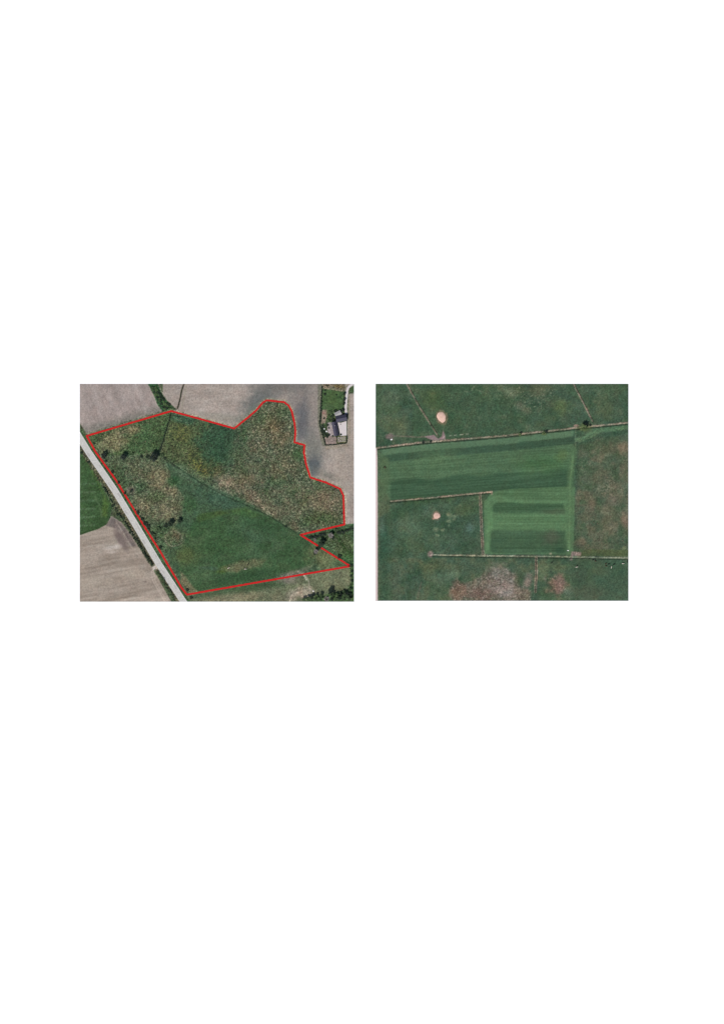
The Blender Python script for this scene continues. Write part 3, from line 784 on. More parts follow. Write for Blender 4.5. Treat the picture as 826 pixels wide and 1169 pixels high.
def rough_left(x, y):
    r = 0.35 + 0.0 * x
    D = inside(x, y, RED)
    r = np.where(D, 0.42, r)
    past = sdf(x, y, [(190, 528), (230, 551), (281, 572), (343, 610), (397, 646), (300, 664), (213, 678), (184, 630), (196, 606), (208, 590), (196, 546)])
    r = np.where(D, r * (1 - 0.7 * sst(-3, 3, past)), r)
    r = r * (1 - 0.5 * sst(1.1, 0.8, np.sqrt(((x - 249) / 22) ** 2 + ((y - 508) / 26) ** 2)))
    for F in (BARE_NW, BARE_S, FIELD_W, GARDEN):
        r = r * (1 - 0.78 * sst(-1, 1, sdf(x, y, F)))
    nb = (~D) & (x > 186) & (y < 600)
    r = np.where(nb, r * 0.25, r)
    return r
def flats_left(x, y):
    dr = polyline_dist(x, y, RED, True)[0]
    rd = polyline_dist(x, y, ROAD)[0]
    g = -sdf(x, y, GARDEN)
    dd = polyline_dist(x, y, DRIVE)[0]
    return [(dr, 0.30, 2.0, 5.0), (g, 0.10, 0.0, 4.0), (dd, 0.10, 2.5, 5.0), (rd, 0.05, 4.6, 8.5)]
def rough_right(x, y):
    r = 0.30 + 0 * x
    mown = np.maximum(sdf(x, y, [(433, 512), (574, 500), (656, 491), (655, 633), (552, 633), (552, 565), (446, 571), (436, 570)]), -9)
    r = r * (1 - 0.6 * sst(-1, 1, mown))
    r = r + 0.1 * sst(-3, 3, sdf(x, y, [(660, 508), (720, 496), (720, 632), (655, 632)]))
    r = r + 0.15 * sst(-3, 3, sdf(x, y, [(515, 664), (545, 660), (575, 648), (596, 668), (610, 676), (604, 688), (516, 688)]))
    return r
def flats_right(x, y):
    return [(polyline_dist(x, y, TRACK_R)[0], 0.05, 1.6, 4.0)]

def label_left(x, y):
    names = [('grass_verge', 'rough grassy verge along the pale road'),
             ('bare_field', 'bare ploughed field curving round the north and east of the red line'),
             ('bare_field', 'bare field above the long straight top side of the red line'),
             ('grass_strip', 'dark green strip between two bare fields'),
             ('rough_meadow', 'mottled rough meadow with straw coloured tussocks inside the red line'),
             ('pasture', 'smooth dark green pasture inside the red line'),
             ('scrub_ground', 'green rough ground in the corner right of the red line'),
             ('dry_field', 'pale dry grass field below the red line'),
             ('green_field', 'bright green crop field left of the road'),
             ('bare_field', 'bare ploughed field below the green crop field'),
             ('garden_ground', 'garden ground and lawn round the farmhouse')]
    lab = np.zeros(x.size, int)
    D = inside(x, y, RED)
    lab[(x > 186) & (y < 600) & ~D] = 1
    lab[inside(x, y, BARE_NW)] = 2
    lab[inside(x, y, STRIP)] = 3
    lab[D] = 4
    lab[D & inside(x, y, [(190, 528), (204, 534), (230, 551), (281, 576), (308, 589), (343, 611), (400, 647), (300, 664), (213, 679), (184, 630), (196, 606), (208, 590), (210, 568), (196, 546)])] = 5
    lab[inside(x, y, SCRUB_E)] = 6
    lab[inside(x, y, FIELD_S)] = 7
    lab[inside(x, y, FIELD_W)] = 8
    lab[inside(x, y, BARE_S)] = 9
    lab[inside(x, y, GARDEN)] = 10
    return lab, names
def label_right(x, y):
    names = [('pasture', 'green pasture with vertical drill lines along the left and bottom'),
             ('pasture', 'dark green pasture above the long bank'),
             ('mown_meadow', 'striped mown meadow below the long bank'),
             ('mown_meadow', 'square striped mown block right of the short ditch'),
             ('rough_meadow', 'rough brownish meadow along the right side')]
    lab = np.zeros(x.size, int)
    P = DITCHES[1][1]
    lab[y < np.interp(x, [q[0] for q in P], [q[1] for q in P])] = 1
    up = (lab == 0) & (x > 433) & (x < 656) & (y < np.interp(x, [434, 560, 648], [571.5, 560.5, 556.0]))
    lab[up] = 2
    lab[(lab == 0) & inside(x, y, [(551, 572), (561, 560), (656, 554), (656, 634), (552, 634)])] = 3
    lab[(lab == 0) & (x > 656) & (y < 635)] = 4
    text = {'nw': 'ditch slanting down from the top edge to the pinkish trampled ground', 'main': 'long brown bank and ditch crossing the whole width',
            'ne': 'ditch slanting down from the top edge at the right', 'mid': 'short ditch below the upper mown strips',
            'vert': 'upright ditch left of the mown block', 'south': 'pale straight ditch below the mown block', 'stub': 'short upright ditch beside the bare patch'}
    for nm, pts, hw, _ in DITCHES:
        d, sg = polyline_dist(x, y, pts)
        names.append(('drainage_ditch', text[nm])); lab[d < hw] = len(names) - 1
    return lab, names

build_tract('L', (LX0, LX1, LY0, LY1), 0.55, paint_left, rough_left, flats_left, label_left)
build_tract('R', (RX0, RX1, RY0, RY1), 0.7, paint_right, rough_right, flats_right, label_right)

# white page all round, drawn as a ground plane to the horizon, with openings for the two tracts
xs = [-24000, LX0 - CX, LX1 - CX, RX0 - CX, RX1 - CX, 24000]
ys = [-24000, CY - LY1, CY - RY1, CY - LY0, 24000]
vs = []; fs = []
for i in range(5):
    for j in range(4):
        if i == 1 and j in (1, 2): continue
        if i == 3 and j == 2: continue
        n = len(vs)
        vs += [(xs[i], ys[j], 0), (xs[i + 1], ys[j], 0), (xs[i + 1], ys[j + 1], 0), (xs[i], ys[j + 1], 0)]
        fs.append((n, n + 1, n + 2, n + 3))
tag(link_mesh('ground', vs, fs, M_white), 'plain white page round the two tracts of farmland', kind='structure')

# ------------------------------------------------------------------ ribbons: road, markings, track, drive, yard, red line
def resample(pts, step, closed=False):
    P = [Vector((a, b)) for a, b in pts]
    if closed: P.append(P[0])
    out = []
    for a, b in zip(P[:-1], P[1:]):
        n = max(1, int((b - a).length / step))
        out += [a.lerp(b, k / n) for k in range(n)]
    if not closed: out.append(P[-1])
    return out
def ribbon(name, pts, w, z0, thick, m, closed=False, parent=None, offset=0.0, jitter=0.0, base=0.0, clip=None, step=2.0, wf=None):
    R = resample(pts, step, closed); n = len(R)
    vs = []; fs = []
    for i, p in enumerate(R):
        if closed: d = (R[(i + 1) % n] - R[i - 1])
        else: d = R[min(i + 1, n - 1)] - R[max(i - 1, 0)]
        d.normalize(); nr = Vector((-d.y, d.x))
        ww = w if wf is None else wf(p)
        a = p + nr * (offset - ww / 2 + random.uniform(-jitter, jitter))
        b = p + nr * (offset + ww / 2 + random.uniform(-jitter, jitter))
        for q in (a, b):
            if clip:
                q.x = min(max(q.x, clip[0]), clip[1]); q.y = min(max(q.y, clip[2]), clip[3])
        vs += [W(a.x, a.y, z0 + thick), W(b.x, b.y, z0 + thick), W(b.x, b.y, base), W(a.x, a.y, base)]
    rng_ = range(n if closed else n - 1)
    for i in rng_:
        j = (i + 1) % n
        for k in range(4):
            fs.append((i * 4 + k, i * 4 + (k + 1) % 4, j * 4 + (k + 1) % 4, j * 4 + k))
    if not closed:
        fs.append((0, 3, 2, 1)); e = (n - 1) * 4; fs.append((e, e + 1, e + 2, e + 3))
    o = link_mesh(name, vs, fs, m, parent)
    bm = bmesh.new(); bm.from_mesh(o.data); bmesh.ops.recalc_face_normals(bm, faces=bm.faces); bm.to_mesh(o.data); bm.free()
    return o
def cliproad():
    """the part of the road inside the tract, as a clipped polygon strip"""
    def build(name, w, z, m, off=0.0, dash=None, label=None):
        R = resample(ROAD, 0.5)
        bm = bmesh.new(); prev = None; acc = 0
        for i, p in enumerate(R):
            d = (R[min(i + 3, len(R) - 1)] - R[max(i - 3, 0)]).normalized(); nr = Vector((-d.y, d.x))
            j = 0.10 if w > 5 else 0.0
            a = p + nr * (off - w / 2 + random.uniform(-j, j)); b = p + nr * (off + w / 2 + random.uniform(-j, j))
            cur = (bm.verts.new(W(a.x, a.y, z)), bm.verts.new(W(b.x, b.y, z)))
            if prev and (dash is None or (i % dash[1]) < dash[0]):
                bm.faces.new((prev[0], prev[1], cur[1], cur[0]))
            prev = cur
        x0, y1 = LX0 - CX + 0.02, CY - LY1 + 0.02
        for co, no in (((x0, 0, 0), (-1, 0, 0)), ((0, y1, 0), (0, -1, 0))):
            geom = list(bm.verts) + list(bm.edges) + list(bm.faces)
            bmesh.ops.bisect_plane(bm, geom=geom, plane_co=co, plane_no=no, clear_outer=True)
        for v in [v for v in bm.verts if not v.link_faces]: bm.verts.remove(v)
        bmesh.ops.recalc_face_normals(bm, faces=bm.faces)
        me = bpy.data.meshes.new(name); bm.to_mesh(me); bm.free(); me.materials.append(m)
        o = bpy.data.objects.new(name, me); COL.objects.link(o)
        tag(o, label, kind='structure')
    build('road', ROAD_W, 0.12, M_road, label='pale grey country road running diagonally down the left side')
    build('road_edge_marking', 0.22, 0.15, M_mark, 3.2)
    build('road_edge_marking', 0.22, 0.15, M_mark, -3.2)
    build('road_centre_marking', 0.18, 0.15, M_mark, 0.0, (6, 24))
cliproad()
M_patch = mat('asphalt_repair', sc(182, 179, 174), 0.9, 0.2, 1.0, 0.1)
for k, (t_, off, l_, w_) in enumerate([(0.12, 1.6, 5, 2.2), (0.2, -1.8, 3, 1.6), (0.31, 1.2, 9, 1.1), (0.37, -1.5, 6, 2.4), (0.46, 1.9, 4, 1.4), (0.55, -1.2, 10, 0.9), (0.63, 1.7, 6, 2.0), (0.72, -1.9, 4, 1.5), (0.8, 0.9, 7, 1.0), (0.9, -1.4, 5, 2.0)]):
    R_ = resample(ROAD, 0.5); p_ = R_[int(t_ * len(R_))]; q_ = R_[int(t_ * len(R_)) + 4]
    d_ = (q_ - p_).normalized(); n_ = Vector((-d_.y, d_.x)); c_ = p_ + n_ * off
    pts_ = [c_ + d_ * (u * l_ / 2 + random.uniform(-.3, .3)) + n_ * (v * w_ / 2 + random.uniform(-.15, .15)) for u, v in ((-1, -1), (0, -1.1), (1, -1), (1, 1), (0, .9), (-1, 1))]
    tag(link_mesh('road_repair', [W(a.x, a.y, 0.135) for a in pts_], [(5, 4, 3, 2, 1, 0)], M_patch), 'darker repair in the road surface', kind='structure')

tr = link_mesh('track', [], [], M_road)
M_track = mat('pale_track', sc(214, 194, 190), 0.95, 0.10, 0.35, 0.05)
bpy.data.objects.remove(tr)
R = resample([(429.6, 511.0), (429.6, 685.9)], 1.5)
vs = []; fs = []
for i, p in enumerate(R):
    wl = min(1.0, i / 8) ; wr = 1.1 + 0.45 * min(1, i / 40) + random.uniform(-0.12, 0.12)
    vs += [W(RX0 + 0.05, p.y, 0.14), W(429.3 + wr * (0.4 + 0.6 * wl), p.y, 0.14)]
    if i: fs.append((2 * i - 2, 2 * i, 2 * i + 1, 2 * i - 1))
t = link_mesh('track', vs, fs, M_track); tag(t, 'pale track along the left edge of the right-hand land', kind='structure')

M_drive = mat('pale_gravel', sc(212, 204, 203), 0.95, 0.12, 0.8, 0.05)
ribbon('driveway', DRIVE, 2.6, 0.16, 0.0, M_drive, step=1.0, jitter=0.12, base=0.05,
       clip=(LX0 + .05, LX1 - .05, LY0 + .05, LY1)).name = 'driveway'
tag(bpy.data.objects['driveway'], 'pale gravel drive curving into the farmyard', kind='structure')
ang = [W(a, b, 0.17) for a, b in YARD]
yd = link_mesh('farmyard', ang + [v - Vector((0, 0, 0.1)) for v in ang],
               [tuple(range(len(ang)))[::-1]] + [(i, (i + 1) % len(ang), (i + 1) % len(ang) + len(ang), i + len(ang)) for i in range(len(ang))], M_drive)
tag(yd, 'pale concrete yard right of the farmhouse', kind='structure')

rl = ribbon('boundary_line', RED, 2.05, 0.36, 0.06, M_red, closed=True, jitter=0.16, base=0.22, step=0.9)
tag(rl, 'bright red closed line marked round the irregular rough field', 'boundary line')

# ------------------------------------------------------------------ vegetation
def leaf_cloud(centers, n, sig, leaf, seed, zmin=0.15, up=0.5):
    """many small leaf faces gathered in clumps"""
    r = np.random.default_rng(seed)
    C = np.array(centers, float)
    ci = r.integers(0, len(C), n)
    sg = np.array(sig) if np.ndim(sig) else np.full(len(C), sig)
    d = r.normal(0, 1, (n, 3)); d /= np.linalg.norm(d, axis=1)[:, None]
    rad = (r.random(n) ** 0.4)[:, None] * sg[ci][:, None] * 1.25
    P = C[ci, :3] + d * rad * np.array((1, 1, 0.8))
    P[:, 2] = np.maximum(P[:, 2], zmin)
    nrm = d * 0.8 + r.normal(0, 0.5, (n, 3)) + np.array((0, 0, up)); nrm /= np.linalg.norm(nrm, axis=1)[:, None]
    t = np.cross(nrm, r.normal(0, 1, (n, 3))); t /= np.linalg.norm(t, axis=1)[:, None] + 1e-9
    b = np.cross(nrm, t)
    s = leaf * (0.6 + 0.8 * r.random(n))[:, None]
    V = np.stack([P - t * s, P - b * s * 0.6, P + t * s, P + b * s * 0.6], 1).reshape(-1, 3)
    F = np.arange(n * 4).reshape(n, 4)
    return V, F
def np_mesh(name, V, F, m, parent):
    me = bpy.data.meshes.new(name)
    me.vertices.add(len(V)); me.vertices.foreach_set('co', V.ravel().astype(np.float32))
    me.loops.add(F.size); me.loops.foreach_set('vertex_index', F.ravel().astype(np.int32))
    k = F.shape[1]
    me.polygons.add(len(F)); me.polygons.foreach_set('loop_start', np.arange(0, F.size, k, dtype=np.int32))
    me.update(calc_edges=True); me.materials.append(m)
    o = bpy.data.objects.new(name, me); COL.objects.link(o); o.parent = parent
    return o
def plant(name, m, seed, kind):
    """unit plant: crown radius 1 (scaled by the root)"""
    r = random.Random(seed)
    root = empty(name, (0, 0, 0))
    cs = []; sg = []; mb = MB()
    if kind == 'tree':
        zc, hh, nc = 1.35, 0.62, 15
        mb.tube([(0, 0, -0.1), (0.02, 0.01, 0.5), (0.0, 0.03, 1.1), (0.03, 0, 1.7)], [0.10, 0.075, 0.055, 0.02])
    else:
        zc, hh, nc = 0.55, 0.42, 10
    for k in range(nc):
        a = 2 * math.pi * (k * 0.618 + r.random() * 0.15); q = 0.22 + 0.55 * math.sqrt((k + 0.5) / nc)
        z = zc + hh * (r.uniform(-0.5, 1.0) * (1.15 - q))
        c = (q * math.cos(a), q * math.sin(a), z); cs.append(c); sg.append(r.uniform(0.20, 0.36))
        mb.tube([(0, 0, 0.05 if kind == 'bush' else 0.6 + 0.05 * (k % 5)), (c[0] * .5, c[1] * .5, z * 0.72), c],
                [0.035, 0.022, 0.010], 4)
    V, F = leaf_cloud(cs, 1300 if kind == 'tree' else 900, sg, 0.105, seed)
    mb.build('trunk' if kind == 'tree' else 'stems', M_bark, root)
    np_mesh('crown' if kind == 'tree' else 'foliage', V, F, m, root)
    return root
PROTO = {}; USED = set()
def put_plant(kind, style, x, y, r, label, group=None, cat=None, hs=None, sq=1.0, name=None):
    nm = name or kind
    v = random.randrange(3); r *= 0.9
    key = (kind, style, v)
    rz = random.uniform(0, 6.28)
    z = Z(x, y) - 0.03
    h = (hs if hs else (0.95 if kind == 'tree' else 0.85)) * r
    sc_ = (r, r * sq, h)
    if key not in PROTO:
        PROTO[key] = plant(nm, M_leaf[style], 100 + style * 10 + v + (50 if kind == 'tree' else 0), kind)
        o = PROTO[key]; o.location = W(x, y, z); o.rotation_euler = (0, 0, rz); o.scale = sc_
    else:
        o = copy_tree(PROTO[key], W(x, y, z), rz, sc_); o.name = nm
    for k in ('group',):
        if k in o: del o[k]
    tag(o, label, cat or kind, group)
    return o
# styles: 0 dark, 1 mid, 2 light, 3 greyish, 4 bluish dark, 5 olive
T = 'tree'; B = 'bush'
V_LIST = [
    (T, 4, 176.4, 521.8, 5.6, 'large dark round tree at the right end of the tree row in the meadow'),
    (T, 4, 141.6, 521.6, 4.0, 'dark round tree standing left of the largest tree in the meadow row'),
    (B, 0, 161.6, 521.3, 2.3, 'small dark bush between the two round dark trees of the meadow row'),
    (B, 0, 168.5, 521.2, 2.5, 'low dark bush touching the left side of the largest meadow tree'),
    (B, 1, 184.6, 519.6, 2.6, 'low bush right of the largest meadow tree at the foot of the inner hedge'),
    (B, 0, 188.6, 523.4, 1.8, 'small bush where the diagonal ditch starts'),
    (B, 1, 151.5, 518.6, 2.0, 'mid green bush just above the meadow row, between the dark trees'),
    (T, 4, 118.9, 520.2, 3.9, 'dark tree close inside the red line near its top left corner'),
    (B, 0, 107.6, 506.2, 1.5, 'small dark bush hugging the red line just below its top left corner'),
    (B, 0, 128.4, 538.6, 2.2, 'dark bush inside the red line, third from its top left corner'),
    (B, 0, 121.0, 526.6, 1.7, 'small dark bush just below the dark tree by the red line'),
    (B, 0, 135.6, 551.0, 2.1, 'dark bush inside the red line level with the brown smudge'),
    (B, 0, 142.6, 563.2, 1.9, 'dark bush inside the red line just below the brown smudge'),
    (T, 0, 149.8, 560.6, 1.8, 'small dark lone tree on the brown smudge in the meadow'),
    (B, 0, 157.2, 585.0, 2.3, 'dark bush inside the red line beside the straw patch'),
    (B, 0, 162.4, 592.4, 2.6, 'dark bush along the red line, upper one of the cluster above the ringed patch'),
    (B, 0, 166.0, 597.6, 2.8, 'dark bush along the red line, middle one of the cluster above the ringed patch'),
    (B, 0, 169.4, 601.0, 2.6, 'dark bush along the red line, lower right one of the cluster above the ringed patch'),
    (B, 0, 173.8, 609.0, 2.2, 'dark bush inside the red line left of the ringed patch'),
    (B, 0, 183.0, 624.8, 2.4, 'dark bush inside the red line below the ringed patch'),
    (T, 0, 194.8, 598.2, 3.9, 'largest dark tree of the cluster above the ringed patch'),
    (B, 0, 189.4, 600.6, 3.0, 'dark bush touching the left side of the largest tree above the ringed patch'),
    (T, 0, 205.2, 594.8, 2.9, 'dark tree apart on the right of the cluster above the ringed patch'),
    (B, 1, 180.6, 603.8, 3.2, 'mid green bush at the left of the cluster above the ringed patch'),
    (B, 1, 176.4, 611.2, 2.4, 'mid green bush on the left rim of the ringed patch'),
    (B, 2, 184.0, 611.0, 2.0, 'pale green bush on the ringed patch'),
    (B, 0, 213.6, 673.4, 2.1, 'dark bush just above the bottom corner of the red line'),
    (B, 0, 218.4, 682.4, 2.2, 'dark bush just below the bottom corner of the red line'),
    (B, 0, 326.4, 600.8, 2.1, 'small dark bush alone at the edge of pasture and heath'),
    (T, 3, 360.8, 629.4, 3.0, 'greyish bare looking tree inside the red line at the right'),
    (B, 0, 359.4, 631.4, 2.6, 'dark bush beneath the greyish tree inside the red line at the right'),
    (T, 0, 367.4, 619.8, 4.6, 'tall dark tree leaning over the red line in the right corner'),
    (B, 0, 364.6, 624.4, 3.0, 'dark bush at the foot of the tall dark tree by the red line'),
    (B, 0, 387.4, 635.6, 3.0, 'dark bush on the red line near its rightmost point'),
    (T, 3, 377.4, 611.0, 3.4, 'greyish tree in the scrub corner right of the red line'),
    (B, 0, 379.6, 614.0, 2.4, 'dark bush beneath the greyish tree in the scrub corner'),
    (B, 0, 354.6, 613.6, 2.6, 'dark bush at the narrow tip of the scrub corner'),
    (B, 3, 359.0, 615.8, 2.2, 'greyish bush near the narrow tip of the scrub corner'),
    (B, 0, 400.4, 645.8, 2.2, 'dark bush at the rightmost point of the red line'),
    (B, 1, 383.4, 604.8, 2.2, 'mid green bush just below the red line at the scrub corner'),
    (B, 0, 101.0, 527.6, 1.9, 'small dark bush on the left verge of the road, second from the top'),
    (B, 0, 92.9, 516.8, 1.9, 'small dark bush on the left verge of the road at the edge of the land'),
    (B, 0, 111.6, 545.6, 1.4, 'small dark bush on the left verge halfway down the green crop field'),
    (B, 0, 120.8, 560.0, 1.4, 'small dark bush on the left verge near the bottom of the green crop field'),
    (B, 0, 128.4, 577.6, 2.0, 'dark bush on the left verge at the corner of the green crop field'),
    (B, 0, 134.2, 587.4, 2.1, 'dark bush on the left verge above the brown headland'),
    (B, 1, 140.6, 592.0, 2.2, 'mid green bush on the left verge beside the brown headland'),
    (B, 0, 147.2, 602.6, 2.0, 'dark bush on the left verge just above the white boulder'),
    (B, 0, 148.2, 608.0, 1.6, 'dark bush touching the left of the white boulder'),
    (B, 4, 471.6 + 11.0, 505.0, 1.8, 'dark bush on the long bank below the pinkish ground'),
    (B, 4, 491.4, 504.2, 1.5, 'smaller dark bush on the long bank below the pinkish ground'),
    (B, 5, 593.0, 496.0, 2.1, 'pale olive bush on the middle of the long bank'),
    (B, 4, 594.6, 493.6, 1.5, 'dark bush added as the shadow of the pale olive bush on the middle of the long bank'),  # dark leaves stand in for the olive bush's cast shadow
    (B, 5, 620.6, 494.8, 3.0, 'round pale green bush on the south side of the long bank'),
    (B, 4, 623.4, 492.6, 1.9, 'dark bush added as the shadow of the round pale green bush on the long bank'),  # no second bush here, dark foliage plays the shadow of the pale one
    (T, 5, 665.6, 488.6, 4.6, 'broad olive tree where the right ditch meets the long bank'),
    (T, 4, 668.0, 485.2, 3.0, 'dark crown added as the shadow of the broad olive tree on the long bank'),  # dark crown put in for the shade north-east of the olive tree
    (B, 4, 673.2, 485.4, 1.6, 'dark bush right of the broad olive tree on the long bank'),
    (B, 4, 449.5 + 51, 568.0, 0.9, 'tiny dark bush in the short ditch below the mown strips'),
]
for i, (k, s, x, y, r, l) in enumerate(V_LIST):
    put_plant(k, s, x, y, r, l)
def scatter_in(poly, n, r0, r1, mind, seed):
    rr = random.Random(seed); out = []
    xs_ = [a for a, b in poly]; ys_ = [b for a, b in poly]; tries = 0
    while len(out) < n and tries < 6000:
        tries += 1
        x = rr.uniform(min(xs_), max(xs_)); y = rr.uniform(min(ys_), max(ys_)); r = rr.uniform(r0, r1)
        if not inside(np.array([x]), np.array([y]), poly)[0]: continue
        if all(math.hypot(x - a, y - b) > mind * (r + c) for a, b, c in out): out.append((x, y, r))
    return out
for x, y, r in scatter_in([(171.5, 441), (177.5, 441), (182, 448.5), (188, 457), (195, 463.5), (198, 466.5), (194.5, 467.4), (188, 467.0), (182, 460), (176.6, 449)], 34, 1.2, 2.2, 0.62, 5):
    put_plant(B, random.choice([0, 0, 1, 1, 2]), x, y, r, 'low bush in the dark green strip between the bare fields', 'bushes filling the green strip between the bare fields')
# little wood along the bottom right
wood = [(347, 684.4, 2.4, 1), (351.5, 683.4, 2.6, 1), (356.0, 682.0, 2.6, 0), (360.6, 684.0, 2.6, 1), (361.0, 680.2, 2.2, 2), (365.8, 683.8, 2.6, 1), (366.4, 679.4, 2.4, 1),
        (378.8, 683.6, 2.6, 0), (379.4, 679.2, 2.6, 1), (384.0, 684.0, 2.4, 1), (384.0, 679.2, 2.4, 2), (387.8, 682.4, 2.8, 0), (388.4, 678.6, 2.4, 4), (392.4, 684.0, 2.4, 1),
        (393.2, 678.8, 2.6, 1), (396.6, 681.8, 2.6, 1), (396.0, 677.2, 2.4, 4), (398.8, 684.2, 2.4, 1), (399.4, 673.0, 2.0, 1), (399.8, 678.6, 1.8, 0), (392.0, 675.2, 1.8, 1)]
for x, y, r, s in wood:
    lab = {0: 'dark green tree in the little wood at the bottom right corner', 1: 'mid green tree in the little wood at the bottom right corner',
           2: 'light green tree in the little wood beside the pale grey crown', 4: 'very dark tree near the right end of the little wood'}[s]
    grp = {0: 'dark green trees of the little wood', 1: 'mid green trees of the little wood', 2: 'light green trees of the little wood', 4: 'very dark trees of the little wood'}[s]
    put_plant(T, s, x, y, r, lab, grp, hs=r * 0.55)
put_plant(T, 3, 372.8, 683.0, 3.6, 'pale grey crowned tree in the middle of the little wood', hs=3.0)
for x, y, r in [(401.6, 652.0, 2.0), (400.6, 657.6, 1.8), (401.8, 663.0, 2.0)]:
    put_plant(B, 0, x, y, r, 'dark bush at the right edge between red line and little wood', 'bushes down the right edge')

def hedge(name, pts, w, h, style, label, dens=7.0, jag=0.35, cat='hedge', seed=1, gaps=0.0):
    r = random.Random(seed)
    P = resample(pts, max(0.7, w * 0.45)); c0 = P[len(P) // 2]
    root = empty(name, WZ(c0.x, c0.y)); zb = root.location.z
    cs = []; sg = []; mb = MB(); runner = []
    for i, p in enumerate(P):
        q_ = W(p.x, p.y) - root.location; runner.append((q_.x, q_.y, Z(p.x, p.y) - zb - 0.02))
        if gaps and r.random() < gaps: continue
        d = (P[min(i + 1, len(P) - 1)] - P[max(i - 1, 0)]).normalized(); nr = Vector((-d.y, d.x))
        for q in range(max(1, int(w / 1.6))):
            o_ = r.uniform(-0.33, 0.33) * w + r.uniform(-jag, jag) * 0.5
            k = p + nr * o_
            z = Z(k.x, k.y) - zb
            loc = W(k.x, k.y) - root.location
            s_ = min(w * 0.36, 1.15) * r.uniform(0.7, 1.15)
            zz = z + h * r.uniform(0.35, 0.8)
            cs.append((loc.x, loc.y, zz)); sg.append(s_)
            mb.tube([(loc.x, loc.y, z - 0.1), (loc.x + r.uniform(-.2, .2), loc.y + r.uniform(-.2, .2), zz)], [0.05, 0.02], 4)
    mb.tube(runner, [0.12] * len(runner), 5)
    n = int(len(cs) * dens * 9)
    V, F = leaf_cloud(cs, n, sg, 0.31, seed + 7, zmin=0.0, up=0.5)
    mb.build('stems', M_bark, root)
    np_mesh('foliage', V, F, M_leaf[style], root)
    tag(root, label, cat)
    return root
H_LIST = [
    ([(154.2, 614.0), (160.5, 624.5), (167.0, 635.0), (173.0, 645.0)], 4.6, 2.2, 0, 'thick dark hedge on the left verge ending at the field entrance'),
    ([(180.0, 653.0), (186.5, 664.0), (193.5, 676.0), (198.6, 684.5)], 4.4, 2.2, 1, 'thick dark hedge on the left verge from the field entrance down to the bottom edge'),
    ([(194.8, 474.0), (191.0, 487.0), (186.6, 501.0), (182.6, 514.5)], 1.5, 1.8, 0, 'thin dark hedge running from the top of the red line down to the tree row'),
    ([(155.0, 581.6), (159.5, 588.6), (164.5, 596.0), (169.6, 603.2), (174.0, 610.2), (178.4, 617.6)], 2.6, 1.6, 0, 'straggling dark hedge just inside the red line left of the ringed patch'),
    ([(118.6, 556.4), (125.0, 567.6), (131.0, 578.4), (138.0, 589.4), (146.0, 600.8), (152.2, 611.4)], 1.9, 1.3, 0, 'straggling low hedge on the left verge between crop field and white boulder'),
    ([(209.2, 440.6), (207.4, 445.4), (205.0, 458.0), (202.8, 466.0)], 0.9, 0.9, 0, 'thin dark brown hedge between two bare fields beside the green strip'),
    ([(356.0, 613.0), (364.0, 611.8), (371.0, 609.6)], 3.4, 2.6, 4, 'dark hedge along the upper side of the scrub corner'),
    ([(385.6, 608.4), (392.0, 607.4), (397.0, 605.6), (401.6, 603.0)], 4.6, 3.0, 4, 'broad dark hedge under the bare field at the right edge'),
    ([(367.0, 441.8), (366.7, 455.0), (366.0, 470.0), (364.9, 483.6)], 1.7, 1.8, 0, 'tall dark hedge down the left side of the garden'),
    ([(364.8, 485.4), (368.0, 497.0), (371.4, 508.0)], 1.2, 1.5, 0, 'dark hedge slanting along the lower left side of the garden'),
    ([(372.2, 508.4), (384.0, 507.4), (395.4, 506.0)], 1.0, 1.3, 0, 'dark hedge along the bottom of the garden'),
    ([(395.9, 505.4), (395.9, 498.4)], 1.1, 1.4, 0, 'short dark hedge at the bottom right of the garden'),
    ([(367.0, 486.8), (368.6, 491.6), (371.4, 496.0), (374.0, 498.6)], 3.4, 1.6, 0, 'dark shrubbery in the lower left of the garden'),
]
for i, (p, w, h, s, l) in enumerate(H_LIST):
    hedge('hedge', p, w, h, s, l, seed=20 + i, gaps=0.35 if 'straggling' in l else 0.0)
